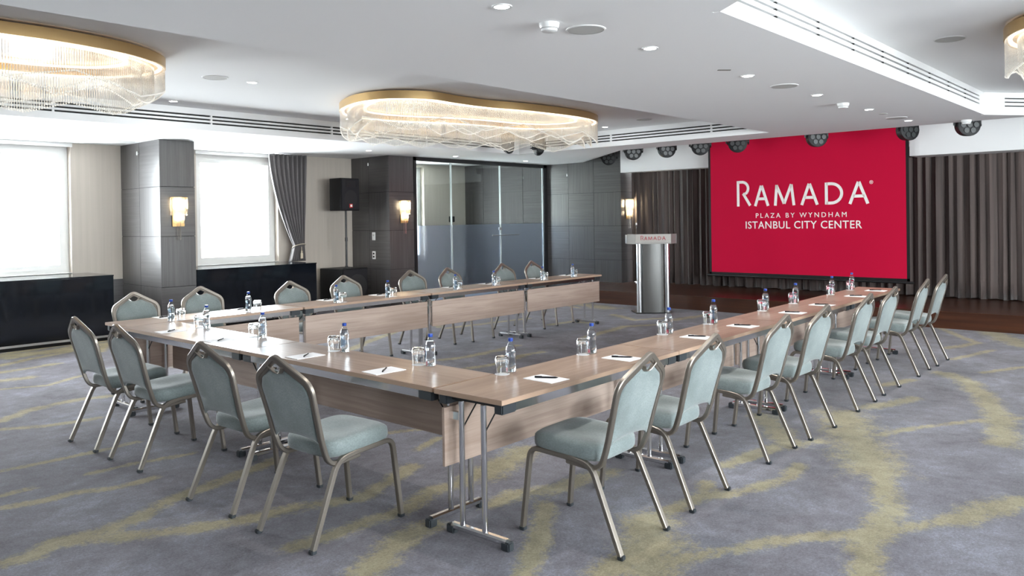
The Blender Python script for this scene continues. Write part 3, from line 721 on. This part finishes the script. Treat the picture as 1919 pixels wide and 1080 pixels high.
def put_chair(x, y, rz, label, group):
    if first[0]:
        chair0.location = (x, y, 0); chair0.rotation_euler.z = rz; chair0['label'] = label; chair0['group'] = group; first[0] = False
    else: dup(chair0, (x, y, 0), rz, label, group)
RX = [(.53, -.466, 2.9), (1.287, -.426, 2.4), (2.364, -.389, 1.3), (3.076, -.397, -.9), (4.136, -.368, .6), (4.881, -.348, 0), (5.941, -.348, 2.2), (6.658, -.346, 1.1)]
for i, (x, y, a) in enumerate(RX):
    a = math.radians(a); put_chair(x-math.sin(a)*.3, y+math.cos(a)*.3, a, 'seafoam banquet chair on the right-hand row, %s' % ('nearest and largest' if i == 0 else ORD[i]+' from the near corner' if i < 6 else 'next to last before the stage' if i == 6 else 'last before the stage'), 'chairs along the right-hand row')
FX = [(-.629, 3.653, -88.3), (-.621, 2.928, -88.3), (-.639, 1.704, -86.4), (-.628, .943, -86.2)]
for i, (x, y, a) in enumerate(FX):
    a = math.radians(a); put_chair(x-math.sin(a)*.3, y+math.cos(a)*.3, a, 'seafoam banquet chair on the front left row, %s' % ['leftmost with its back at the frame left', 'second from the left', 'third from the left', 'rightmost and largest of the four'][i], 'chairs along the front row')
FA = [(.477, 5.418, 181), (1.202, 5.497, 180), (2.161, 5.30, 182), (3.049, 5.505, 180), (4.149, 5.528, 178), (4.80, 5.489, 184), (5.93, 5.493, 179), (6.692, 5.564, 183)]
for i, (x, y, a) in enumerate(FA):
    a = math.radians(a); put_chair(x-math.sin(a)*.345, y+math.cos(a)*.345, a, 'seafoam banquet chair behind the far row, %s' % ['leftmost', 'second from the left, before the column', 'third from the left, before the black cabinet', 'fourth from the left, before the subwoofer', 'fifth from the left, below the wall sconce', 'sixth from the left, before the frosted glass', 'seventh from the left, before the frosted glass', 'rightmost'][i], 'chairs behind the far row')

# ------------------------------------------------------------------ table ware
def make_bottle():
    t = thing('water_bottle', 'x', 'bottle')
    prof = [(.026, 0), (.0305, .004), (.031, .05), (.029, .07), (.028, .085), (.031, .105), (.031, .125), (.027, .142), (.018, .158), (.0125, .168), (.012, .180)]
    MB().lathe((0,0,0), prof, 20).obj('bottle_body', bottle_m, t, True)
    MB().lathe((0,0,.003), [(.025, 0), (.0285, .004), (.029, .05), (.027, .07), (.026, .085), (.0285, .10), (.0285, .12), (.0255, .135), (.02, .148)], 16).obj('water', water_m, t, True)
    MB().lathe((0,0,0), [(.0135, .176), (.0145, .178), (.0145, .193), (.012, .1955)], 14).obj('cap', blue_cap, t, True)
    MB().cyl((0,0,.180), .0128, .003, 12).obj('neck_ring', blue_cap, t)
    # narrow printed label strip on one side
    vs = []; fs = []
    for j in range(2):
        for i in range(7):
            a = -.5+i/6; vs.append((.0316*math.cos(a), .0316*math.sin(a), .035+.075*j if j else .035))
    fs = [(i, i+1, 8+i, 7+i) for i in range(6)]
    b = MB(); b.add(vs, fs); b.obj('label', mixmat('blue_label', [('ShaderNodeBsdfDiffuse', (.10,.25,.42), None, .3), ('ShaderNodeBsdfTransparent', (.9,.95,1), None, .7)]), t)
    return t
def make_glass():
    t = thing('tumbler', 'x', 'glass')
    outer = [(.0345, .0), (.0355, .010), (.0395, .055), (.0415, .080), (.0395, .093), (.031, .102)]
    outer += [(.0005, .104)]; inner = [(.0005, .091), (.026, .090), (.0355, .084), (.0385, .072), (.0370, .050), (.0332, .010), (.0325, .0)]
    MB().lathe((0,0,.0015), outer+inner+[outer[0]], 22, cap=False).obj('glass_body', tumbler_m, t, True)
    return t
bot0 = make_bottle(); gl0 = make_glass()
co0 = MB().cyl((0,0,0), .042, .0014, 24).obj('paper_coaster', paper)
pd0 = MB().box(-.074, .074, -.105, .105, 0, .003).obj('notepad', paper)
pn0 = thing('pen', 'x', 'pen')
MB().tube([(-.066, 0, 0), (.050, 0, 0)], circ(.0048, 8)).obj('barrel', pen_m, pn0, True)
MB().cyl((.050, 0, 0), .0048, .014, 8, r2=.001, axis='x').obj('tip', pen_m, pn0, True)
MB().box(-.066, -.026, -.0014, .0014, .0045, .0068).obj('clip', pen_m, pn0)
ware_first = dict(b=True, g=True, c=True, p=True, n=True)
def put(kind, src, loc, rz, label, cat, group):
    if ware_first[kind]: o = src; ware_first[kind] = False; o.location = loc; o.rotation_euler = (0,0,rz)
    else: o = dup(src, loc, rz)
    tag(o, label, cat, group); return o
rowR = dict(b=[(.531,.422),(1.317,.425),(2.367,.478),(3.07,.48),(4.186,.539),(4.917,.555),(5.982,.584),(6.611,.586)],
            g=[(.45,.415),(1.255,.435),(2.31,.485),(3.0,.49),(4.085,.53),(4.82,.545),(5.89,.57),(6.53,.58)],
            p=[(.495,.130),(1.275,.162),(2.318,.215),(3.047,.215),(4.097,.245),(4.843,.265),(5.861,.283),(6.597,.315)])
rowF = dict(b=[(.369,3.711),(.372,2.833),(.359,1.775),(.369,.927)], g=[(.345,3.80),(.35,2.925),(.335,1.865),(.352,1.018)],
            p=[(.095,3.776),(.10,2.972),(.10,1.847),(.095,1.030)])
rowA = dict(b=[(.413,4.46),(1.232,4.56),(2.23,4.50),(2.944,4.51),(4.035,4.53),(4.771,4.56),(5.782,4.57),(6.497,4.58)],
            g=[(.505,4.465),(1.318,4.54),(2.325,4.51),(3.038,4.52),(4.165,4.59),(4.885,4.60),(5.90,4.61),(6.62,4.63)],
            p=[(.495,4.78),(1.279,4.78),(2.341,4.83),(3.049,4.80),(4.232,4.82),(4.9,4.81),(5.98,4.83),(6.717,4.86)])
wr = {'b': ('clear water bottle with blue cap', 'bottle', 'water bottles on the tables'), 'g': ('upturned clear tumbler', 'glass', 'upturned tumblers on the tables'),
      'c': ('white paper coaster under a tumbler', 'coaster', 'paper coasters on the tables'), 'p': ('white note sheet', 'notepad', 'note sheets on the tables'), 'n': ('slim black pen on a note sheet', 'pen', 'pens on the note sheets')}
for rn, row, rz, where, ords in (('R', rowR, 0, 'right-hand row', ['nearest the near corner', 'second from the near corner', 'third from the near corner', 'fourth from the near corner', 'fifth from the near corner', 'sixth from the near corner', 'next to last towards the stage', 'last towards the stage']),
                            ('F', rowF, -PI/2, 'front row', ['far left', 'second from the left', 'third from the left', 'rightmost']),
                            ('A', rowA, PI, 'far row', ['leftmost', 'second from the left', 'third from the left', 'fourth from the left', 'fifth from the left', 'sixth from the left', 'seventh from the left', 'rightmost'])):
    for i, od in enumerate(ords):
        def lab(k): return '%s, %s, %s' % (wr[k][0], where, od)
        x, y = row['b'][i]; put('b', bot0, (x, y, TT), random.uniform(2.2, 4.6), lab('b'), *wr['b'][1:])
        x, y = row['g'][i]; bx, by = row['b'][i]; dd = math.hypot(x-bx, y-by)
        if dd < .080: x, y = bx+(x-bx)/dd*.080, by+(y-by)/dd*.080
        put('g', gl0, (x, y, TT+.0014), 0, lab('g'), *wr['g'][1:]); put('c', co0, (x, y, TT), 0, lab('c'), *wr['c'][1:])
        x, y = row['p'][i]; ja = random.uniform(-.06, .06); put('p', pd0, (x, y, TT), rz+ja, lab('p'), *wr['p'][1:])
        pr = {'R': -1.05, 'F': .75, 'A': .35}[rn]+random.uniform(-.08, .08)
        put('n', pn0, (x+.01, y+.005, TT+.003+.0048), pr, lab('n'), *wr['n'][1:])

# ------------------------------------------------------------------ cabinets (black radiator covers)
def cover(x0, x1, label, kn):
    t = thing('radiator_cover', label, 'cabinet', (x0, 9.16, 0))
    L = x1-x0
    MB().box(0, L, .0, .90, .075, .905).obj('body', black_gloss, t, bevel=.003)
    MB().box(-.0, L, -.012, .935, .905, .925).obj('top_board', black_gloss, t, bevel=.002)
    MB().box(.0, L, -.004, .012, .045, .075).obj('chrome_plinth_strip', alu, t)
    MB().box(.02, L-.02, .01, .88, 0, .045).obj('plinth', black, t)
    for i in range(kn-1):
        x = L*(i+1)/kn; MB().box(x-.003, x+.003, -.003, .002, .08, .90).obj('door_gap', joint_m, t)
cover(-4.6, 1.74, 'long glossy black radiator cabinet under the left window', 1)
cover(2.97, 5.13, 'glossy black radiator cabinet under the curtained window', 1)

# ------------------------------------------------------------------ tied curtain
def tied_curtain():
    t = thing('window_curtain', 'dark grey curtain gathered and tied back beside the window', 'curtain', (0,0,0))
    nz, nx = 40, 60; vs = []; fs = []
    z1, zt, z0 = 2.85, 1.22, .93
    for j in range(nz+1):
        z = z1+(z0-z1)*j/nz
        if z > zt:
            k = (z-zt)/(z1-zt); l = 5.13-(5.13-4.66)*k**.55 ; r_ = 5.34+.07*k
            l = 5.13-.47*(1-(1-k)**1.7)
        else:
            k = (zt-z)/(zt-z0); l = 5.13-.09*k; r_ = 5.34+.02*k
        amp = .035+.02*min(1, (r_-l)/.7)
        for i in range(nx+1):
            u = i/nx; x = l+(r_-l)*u
            vs.append((x, 9.86+amp*math.sin(u*2*PI*8+.6*math.sin(z*2)), z))
    for j in range(nz):
        for i in range(nx): k = j*(nx+1)+i; fs.append((k, k+1, k+nx+2, k+nx+1))
    b = MB(); b.add(vs, fs); o = b.obj('cloth', drape_grey, t)
    for p in o.data.polygons: p.use_smooth = True
    md = o.modifiers.new('thick', 'SOLIDIFY'); md.thickness = .004
    pts = [(5.235+.125*math.cos(a), 9.86+.085*math.sin(a), 1.20-.04*math.cos(a-PI/2-.3)) for a in [2*PI*i/24 for i in range(24)]]
    MB().tube(pts, circ(.008, 6), closed=True).obj('tieback_cord', cord_m, t, True)
    MB().lathe((5.235, 9.768, .98), [(.012, .14), (.018, .12), (.012, .105), (.022, .09), (.024, 0)], 10).obj('tassel', cord_m, t, True)
    MB().tube([(5.235, 9.77, 1.12), (5.235, 9.77, 1.19)], circ(.005, 6)).obj('tassel_cord', cord_m, t)
tied_curtain()

# ------------------------------------------------------------------ loudspeaker, stand, subwoofer
def speaker_box(name, label, w_, d, h, loc, rz):
    t = thing(name, label, 'loudspeaker', loc, rz)
    MB().prism([(-w_/2, 0), (w_/2, 0), (w_*.40, d), (-w_*.40, d)], 0, h).obj('cabinet', black, t, bevel=.008)
    return t
sb = thing('subwoofer', 'large black floor subwoofer beside the dark column', 'loudspeaker', (6.09, 9.34, 0), .10)
MB().box(-.31, .31, 0, .62, .03, .765).obj('cabinet', black, sb, bevel=.006)
MB().box(-.295, .295, -.012, 0, .05, .745).obj('grille', grille_dark, sb, bevel=.004)
MB().cyl((0.04, -.016, .42), .235, .006, 32, axis='y').obj('woofer', mat('woofer_cone', (.028,.028,.03), .5), sb, True)
for x in (-.26, .26):
    for y in (.05, .55): MB().cyl((x, y, 0), .025, .035, 12).obj('foot', rubber, sb)
sn = thing('speaker_pole', 'thin black pole mount standing on the subwoofer', 'stand', (6.06, 9.56, .765), 0)
MB().lathe((0,0,0), [(.075, 0), (.075, .012), (.03, .02), (.02, .05)], 16).obj('base_cup', black_metal, sn, True)
MB().cyl((0,0,.012), .019, 1.06, 14).obj('pole', black_metal, sn, True)
MB().cyl((0,0,.5), .026, .07, 14).obj('collar', black_metal, sn, True)
sp = speaker_box('loudspeaker', 'black two-way loudspeaker raised on a pole by the column', .46, .36, .60, (6.05, 9.40, 1.835), .12)
MB().box(-.215, .215, -.012, 0, .02, .58).obj('grille', grille_dark, sp, bevel=.004)
MB().cyl((0, -.014, .22), .16, .004, 28, axis='y').obj('woofer', mat('cone_dark', (.022,.022,.024), .4), sp, True)
MB().box(-.12, .12, -.018, -.010, .43, .55).obj('horn', mat('horn_dark', (.018,.018,.02), .4), sp, bevel=.004)
bd = MB().box(-.036, .036, -.022, -.012, .055, .125).obj('badge', badge_red, sp, bevel=.002)
MB().box(-.022, .022, -.024, -.022, .07, .11).obj('badge_mark', white_print, bd)

# switches on column side
for z, lbl in ((1.345, 'upper white wall socket plate on the side of the dark column'), (.985, 'lower white double socket plate on the side of the dark column')):
    o = thing('wall_socket', lbl, 'socket', (6.598, 9.42, z)); tall = .075
    MB().box(-.012, 0, -.045, .045, -tall, tall).obj('plate', plastic_white, o, bevel=.003)
    for dz in ((-.03, .03) if z < 1.2 else (.02,)): MB().box(-.014, -.011, -.022, .022, dz-.016, dz+.016).obj('socket_face', black if z < 1.2 else grille_grey, o)
# small sprinkler / sensor heads at the panel joints
for x, y, z, lbl in ((2.215, 9.44, 2.70, 'first column'), (6.575, 9.54, 2.72, 'second column'), (11.17, 8.32, 2.60, 'panelled wall')):
    t = thing('spot_sensor', 'tiny white fitting high on the %s' % lbl, 'sensor', (x, y, z))
    MB().lathe((0,0,0), [(.006, -.03), (.012, -.02), (.010, .02), (.004, .03)], 10).obj('stem', plastic_white, t, True)
    MB().cyl((0,0,0), .005, .02, 8, axis='x').obj('fixing', alu, t)

# ------------------------------------------------------------------ lectern
pdm = thing('lectern', 'silver lectern with aluminium posts and red lettering in front of the stage', 'lectern', (8.74, 4.60, 0), math.radians(-50))
# local: front faces -y
grey_panel = mat('lectern_grey_panel', (.16,.16,.155), .4, .4)
lect_face = mat('lectern_sign_face', (.36,.335,.305), .4)
lect_side = mat('lectern_sign_side', (.20,.19,.18), .4)
MB().prism([(-.30, -.10), (.30, -.10), (.34, .30), (-.34, .30)], 0, .02).obj('base_plate', black_metal, pdm, bevel=.004)
for x in (-.235, .235): MB().cyl((x, -.035, .02), .045, 1.19, 20).obj('post', alu, pdm, True)
b = MB(); pts = [(-.19, .04)] + [(.19*math.sin(a), -.02-.07*math.cos(a)) for a in [(-1+2*i/10)*1.2 for i in range(11)]] + [(.19, .04), (.19, .07), (-.19, .07)]
b.prism(pts, .02, 1.19); b.obj('front_panel', grey_panel, pdm, True)
MB().prism([(-.30, -.115), (.30, -.115), (.42, .06), (.42, .36), (-.42, .36), (-.42, .06)], 1.19, 1.20).obj('desk_bottom', lect_side, pdm)
dk = MB().prism([(-.298, -.11), (.298, -.11), (.298, -.095), (-.298, -.095)], 1.18, 1.345).obj('sign_face', lect_face, pdm)
for s in (-1, 1): MB().prism([(s*.30, -.112), (s*.42, .06), (s*.40, .07), (s*.29, -.09)], 1.18, 1.345).obj('sign_wing', lect_side, pdm)
b = MB(); b.prism([(-.29, -.09), (.29, -.09), (.40, .06), (.40, .36), (-.40, .36), (-.40, .06)], 1.27, 1.29); b.obj('reading_top', grey_panel, pdm)
for s in (-1, 1): MB().box(s*.41-.01, s*.41+.01, .05, .36, 1.18, 1.33).obj('desk_side', lect_side, pdm)
word_ramada(pdm, red_print, (-.21, -.112, 1.245), (1, 0, 0), .42, .075)
place_text('PLAZA BY WYNDHAM', 'lettering', grey_print, pdm, .36, .010, (-.18, -.1125, 1.212), (1,0,0), spacing=1.3, kind=True)
mc = thing('microphone', 'slim gooseneck microphone on the lectern', 'microphone', (8.62, 4.83, 1.2915), 0)
MB().cyl((0,0,0), .022, .012, 14).obj('mic_base', black, mc, True)
MB().tube(smooth_path([(0,0,.01), (.0,0,.12), (.01,.01,.20)], 4), circ(.005, 8)).obj('gooseneck', black_metal, mc, True)
MB().lathe((.01,.01,.195), [(.006, 0), (.013, .01), (.015, .035), (.006, .055)], 12).obj('mic_head', alu, mc, True)

# ------------------------------------------------------------------ wall sconces
def make_sconce():
    t = thing('wall_sconce', 'x', 'wall lamp')
    MB().box(-.09, .09, -.014, 0, -.16, .26).obj('back_plate', gold, t, bevel=.004)
    b = MB()
    def rods(hw_, z0, z1, n, dep):
        for i in range(n):
            a = -PI/2+PI*i/(n-1); x = hw_*math.sin(a); y = -.02-dep*math.cos(a)
            b.cyl((x, y, z0), .006, z1-z0, 6)
    rods(.125, .06, .26, 22, .09); rods(.118, .0, .10, 20, .07); rods(.075, -.12, .06, 14, .06); rods(.025, -.36, -.10, 5, .03)
    o = b.obj('crystal_rods', crystal, t, True); o['kind'] = 'stuff'
    MB().prism([(-.125, 0), (.125, 0), (.10, -.08), (0, -.115), (-.10, -.08)], .258, .266).obj('top_plate', gold, t)
    MB().lathe((0, -.05, .10), [(.012, 0), (.038, .03), (.038, .12), (.012, .14)], 12).obj('bulb', sconce_glow, t, True)
    MB().lathe((0, -.045, -.07), [(.010, 0), (.026, .02), (.026, .07), (.010, .09)], 12).obj('bulb', sconce_glow, t, True)
    return t
s0 = make_sconce()
SL = [((2.495, 8.738, 1.76), 'crystal wall sconce on the first column'), ((6.94, 8.938, 1.75), 'crystal wall sconce on the column left of the glass'), ((11.45, 6.885, 1.76), 'crystal wall sconce beside the stage')]
for i, (p, lb) in enumerate(SL):
    if i == 0: s0.location = p; s0['label'] = lb; s0['group'] = 'crystal wall sconces'
    else: dup(s0, p, 0, lb)

# ------------------------------------------------------------------ chandeliers
OUT = [(2.80, 4.75), (2.92, 4.38), (3.30, 4.12), (3.80, 4.14), (4.30, 4.12), (4.80, 4.00), (5.40, 3.93), (5.95, 3.93), (6.45, 4.06), (6.85, 4.40), (6.93, 4.85), (6.70, 5.30), (6.20, 5.55), (5.60, 5.62), (5.05, 5.75), (4.50, 5.98), (3.95, 6.10), (3.45, 5.98), (3.10, 5.60), (2.88, 5.15)]
CC = (4.85, 4.95)
def closed_smooth(pts, n):
    m_ = len(pts); out = []
    sub = 12
    for i in range(m_):
        p0, p1, p2, p3 = [Vector((*pts[(i+k-1) % m_], 0)) for k in range(4)]
        for k in range(sub):
            t = k/sub; out.append(.5*((2*p1)+(-p0+p2)*t+(2*p0-5*p1+4*p2-p3)*t*t+(-p0+3*p1-3*p2+p3)*t*t*t))
    # resample by length
    L = [0]
    for i in range(len(out)): L.append(L[-1]+(out[(i+1) % len(out)]-out[i]).length)
    res = []; j = 0
    for k in range(n):
        d = L[-1]*k/n
        while L[j+1] < d: j += 1
        t = (d-L[j])/(L[j+1]-L[j]); res.append(out[j].lerp(out[(j+1) % len(out)], t))
    return res, L[-1]
def make_chandelier():
    t = thing('chandelier', 'x', 'chandelier')
    loc = [(x-CC[0], y-CC[1]) for x, y in OUT]
    ring, L = closed_smooth(loc, 120)
    nrm = []
    for i in range(120):
        d = (ring[(i+1) % 120]-ring[i-1]).normalized(); nrm.append(Vector((d.y, -d.x, 0)))   # outward for ccw order
    def off(d): return [p+n_*d for p, n_ in zip(ring, nrm)]
    def band(r1, r2, z0, z1, name, m, parent=t):
        A, B = off(r1), off(r2); b = MB(); n = 120
        vs = [(p.x, p.y, z0) for p in A]+[(p.x, p.y, z1) for p in A]+[(p.x, p.y, z0) for p in B]+[(p.x, p.y, z1) for p in B]; fs = []
        for i in range(n):
            j = (i+1) % n; fs += [(i, j, n+j, n+i), (2*n+i, 3*n+i, 3*n+j, 2*n+j), (i, 2*n+i, 2*n+j, j), (n+i, n+j, 3*n+j, 3*n+i)]
        b.add(vs, fs); return b.obj(name, m, parent, True)
    band(.0, -.02, -.115, -.025, 'gold_band', gold)
    cp = off(-.03); MB().prism([(p.x, p.y) for p in cp], -.045, -.03).obj('canopy', gold_soft, t)
    cp = off(-.45); MB().prism([(p.x, p.y) for p in cp], -.03, 0).obj('ceiling_mount', white, t)
    band(-.03, -.06, -.115, -.10, 'led_strip', led_warm)
    band(-.30, -.34, -.075, -.06, 'led_strip', led_warm)
    rnd = random.Random(3)
    def rods(d, n, zt, f, name):
        rr, L_ = closed_smooth([(p.x, p.y) for p in off(d)], n); b = MB(); tp = MB()
        for i, p in enumerate(rr):
            z0 = f(i/n*L); h = zt-z0
            b.cyl((p.x, p.y, z0), .0050, h, 5)
            tp.cyl((p.x, p.y, z0-.004), .0068, .012, 5)
        o = b.obj(name, crystal, t); o['kind'] = 'stuff'
        o2 = tp.obj('rod_tips', crystal_tip, o); o2['kind'] = 'stuff'
    def tri(x, per, ph): u = ((x/per+ph) % 1); return 2*abs(2*u-1)-1
    rods(-.012, 560, -.11, lambda s: -.36+.065*tri(s, 1.18, 0)+.02*math.sin(s*1.3), 'crystal_rods')
    rods(-.10, 500, -.11, lambda s: -.40+.06*math.sin(s*2*PI/.95+1), 'crystal_rods')
    rods(-.20, 430, -.11, lambda s: -.43+.055*tri(s, .85, .3), 'crystal_rods')
    return t
ch0 = make_chandelier()
CH = [((CC[0], CC[1], Z_TRAY), 0, 'middle wavy crystal chandelier with gold band, nearest the glass partition'), ((CC[0]-6.50, CC[1]-.05, Z_TRAY), 0, 'left wavy crystal chandelier cut by the left frame edge'), ((5.75, -2.44, Z_TRAY), 0, 'right crystal chandelier, only its end showing at the right frame edge')]
for i, (p, rz, lb) in enumerate(CH):
    if i == 0: ch0.location = p; ch0['label'] = lb; ch0['group'] = 'wavy crystal chandeliers'
    else: dup(ch0, p, rz, lb)

# ------------------------------------------------------------------ ceiling fittings
def make_downlight():
    t = thing('downlight', 'x', 'ceiling light')
    MB().lathe((0,0,0), [(.045, -.006), (.058, -.006), (.060, 0), (.045, 0)], 20, cap=False).obj('trim_ring', plastic_white, t, True)
    MB().cyl((0,0,-.004), .046, .003, 20).obj('diffuser', lamp_glow, t)
    return t
d0 = make_downlight(); fd = True
DL = [(.519,.44,Z_LOW,'first of the middle band row, at the top of the frame'), (2.102,.446,Z_LOW,'second of the middle band row'), (3.70,.456,Z_LOW,'third of the middle band row'), (5.275,.454,Z_LOW,'fourth of the middle band row'), (6.857,.453,Z_LOW,'fifth of the middle band row'), (8.439,.46,Z_LOW,'last of the middle band row, by the screen'),
      (1.616,5.084,Z_TRAY,'in the left tray right of the left chandelier'), (1.606,6.912,Z_TRAY,'in the left tray near the slotted fascia'), (7.953,4.986,Z_TRAY,'right of the middle chandelier'),
      (3.63,8.346,Z_LOW,'above the curtained window'), (5.698,8.375,Z_LOW,'above the loudspeaker'), (1.792,8.308,Z_LOW,'in front of the first column'), (9.8,8.35,Z_LOW,'in front of the glass partition'), (7.75,8.35,Z_LOW,'above the left end of the glass partition')]
for x, y, z, lb in DL:
    if fd: d0.location = (x, y, z); fd = False; d0['label'] = 'small round recessed downlight, '+lb; d0['group'] = 'recessed downlights'
    else: dup(d0, (x, y, z), 0, 'small round recessed downlight, '+lb)
    l = bpy.data.lights.new('downlight_beam', 'SPOT'); l.energy = 28; l.spot_size = 1.7; l.spot_blend = .6; l.shadow_soft_size = .04; l.color = (1, .95, .88)
    o = bpy.data.objects.new('downlight_beam', l); COL.objects.link(o); o.location = (x, y, z-.02)
def make_cspk():
    t = thing('ceiling_speaker', 'x', 'ceiling speaker')
    MB().lathe((0,0,0), [(.118, -.007), (.128, -.004), (.130, 0), (.118, 0)], 28, cap=False).obj('rim', plastic_white, t, True)
    MB().cyl((0,0,-.0055), .119, .004, 28).obj('grille', grille_grey, t)
    return t
c0 = make_cspk(); fd = True
for x, y, z, lb in [(1.313,.433,Z_LOW,'nearest, beside the smoke detector'), (4.471,.454,Z_LOW,'in the middle of the band'), (8.003,.479,Z_LOW,'farthest, close to the screen'), (1.196,5.084,Z_TRAY,'right of the left chandelier'), (7.588,3.996,Z_TRAY,'right of the middle chandelier'), (4.8,-.881,Z_TRAY,'in the right tray beside the chandelier end')]:
    if fd: c0.location = (x, y, z); fd = False; c0['label'] = 'round flush ceiling speaker, '+lb; c0['group'] = 'flush ceiling speakers'
    else: dup(c0, (x, y, z), 0, 'round flush ceiling speaker, '+lb)
def make_smoke():
    t = thing('smoke_detector', 'x', 'smoke detector')
    MB().lathe((0,0,0), [(.040, -.055), (.050, -.05), (.052, -.036)], 24).obj('head', plastic_white, t, True)
    MB().lathe((0,0,0), [(.044, -.038), (.044, -.032)], 24).obj('vent_ring', vent_dark, t, True)
    MB().lathe((0,0,0), [(.055, -.033), (.062, -.02), (.064, 0)], 24).obj('base', plastic_white, t, True)
    return t
m0 = make_smoke(); m0.location = (1.02, .50, Z_LOW); m0['label'] = 'white smoke detector beside the nearest ceiling speaker'; m0['group'] = 'white smoke detectors'
dup(m0, (6.122, .489, Z_LOW), 0, 'white smoke detector between the fourth and fifth downlights')
dup(m0, (9.0, -.10, Z_LOW), 0, 'white smoke detector above the farthest right stage light')
sv = tag(MB().box(-.055, .055, -.012, .012, -.004, 0).obj('ceiling_sensor', vent_tan), 'small dark slot fitting beside the third downlight', 'sensor'); sv.location = (3.29, .47, Z_LOW); sv.rotation_euler.z = -PI/2+.8
o = thing('ceiling_plate', 'small flat round plate between the far downlights', 'cover plate', (7.41, .461, Z_LOW)); MB().cyl((0,0,-.004), .05, .004, 20).obj('disc', grille_grey, o)
# linear slot by the left window
o = tag(MB().box(1.2-.55, 1.2+.55, -.015, .015, -.003, 0).obj('slot_diffuser', grille_grey), 'thin linear air slot in the ceiling above the left window', 'air vent'); o.location = (.4, 9.35, Z_LOW)

# ------------------------------------------------------------------ stage lights
def make_par(full=False):
    t = thing('stage_light', 'x', 'stage light')
    # drum axis along local -y (beam), hung on yoke ; origin at the drum centre
    MB().lathe((0,0,0), [(.10, -.09), (.145, -.07), (.155, .02), (.155, .055), (.14, .06)], 26).obj('housing', black, t, True)
    h = t.children[0]
    h.data.transform(Matrix.Rotation(PI/2, 4, 'X'))
    b = MB()
    for k in range(7):
        a = 2*PI*k/6; r_ = 0 if k == 6 else .088
        b.cyl((r_*math.cos(a), -.072, r_*math.sin(a)), .036, .012, 12, axis='y')
    b.obj('lens_cluster', lens_m, t, True)
    MB().tube(fillet([(-.175, 0, 0), (-.175, 0, .19), (.175, 0, .19), (.175, 0, 0)], .04), rrect(.004, .018, .3), up=(0,1,0)).obj('yoke', black_metal, t)
    MB().box(-.028, .028, -.028, .028, .19, .30).obj('clamp', black_metal, t)
    for s in (-1, 1): MB().cyl((s*.165, 0, 0), .022, .02, 10, axis='x').obj('knob', black, t)
    return t
p0 = make_par(); PR = [(6.172, 2.80), (5.542, 2.84), (4.826, 2.83), (4.154, 2.88), (3.457, 2.87), (2.126, 2.86), (.795, 2.85), (.02, 2.86)]
plb = ['leftmost, over the panelled wall', 'second from the left', 'third from the left, seven lens face', 'fourth from the left, at the screen edge', 'fifth from the left, at the screen top', 'over the middle of the screen top', 'at the right corner of the screen', 'rightmost, hanging clear of the screen']
for i, (y, z) in enumerate(PR):
    z = 2.85; x = 9.62
    if i == 0: x, y, z = 11.0, 7.06, 2.895
    rz = math.radians(-55+[0,10,15,0,-5,10,20,5][i])
    if i == 0: p0.location = (x, y, z); p0.rotation_euler.z = rz; o = p0; o['group'] = 'black round stage lights'
    else: o = dup(p0, (x, y, z), rz)
    o['label'] = 'round black stage light, '+plb[i]
lt = thing('lighting_rail', 'black pipe above the stage edge carrying the round lights', 'rail', (9.62, 0, 0))
MB().tube([(0, -.6, 3.176), (0, 5.75, 3.176)], circ(.024, 10)).obj('pipe', black_metal, lt, True)
for y in (-.4, 2.8, 5.6): MB().cyl((0, y, 3.19), .012, .31, 8).obj('hanger', black_metal, lt)
hg = thing('ceiling_hanger', 'short black drop rod holding the leftmost round stage light', 'hanger', (11.0, 7.06, 3.195)); MB().cyl((0,0,0), .014, .305, 10).obj('rod', black_metal, hg, True)
def moving_head(loc, rz, tilt, label):
    t = thing('moving_head_light', label, 'stage light', loc, rz); t['group'] = 'moving head lights'
    MB().box(-.09, .09, -.09, .09, -.13, 0).obj('base', black, t, bevel=.01)
    MB().tube(fillet([(-.10, 0, -.27), (-.10, 0, -.13), (.10, 0, -.13), (.10, 0, -.27)], .03), rrect(.02, .03, .4), up=(0,1,0)).obj('yoke', black, t, True)
    b = MB(); b.lathe((0,0,0), [(.05, -.11), (.085, -.09), (.09, 0), (.08, .07), (.05, .09)], 20); h = b.obj('head', black, t, True)
    h.data.transform(Matrix.Rotation(PI/2+tilt, 4, 'X')); h.location = (0, 0, -.27)
    g = MB().cyl((0,0,-0.001), .06, .012, 20, axis='z').obj('lens', lens_m, h, True); g.data.transform(Matrix.Translation((0,0,.088))); g.data.transform(Matrix.Rotation(PI/2+tilt, 4, 'X'))
moving_head((7.1, 6.5, 3.0), 2.2, .3, 'black moving head light hanging under the middle chandelier, left one') if False else None
moving_head((7.34, 6.61, Z_TRAY-.0), -.2, .5, 'left moving head light at the fascia under the middle chandelier')
moving_head((8.05, 6.50, Z_TRAY), -.6, -.2, 'right moving head light at the fascia under the middle chandelier')
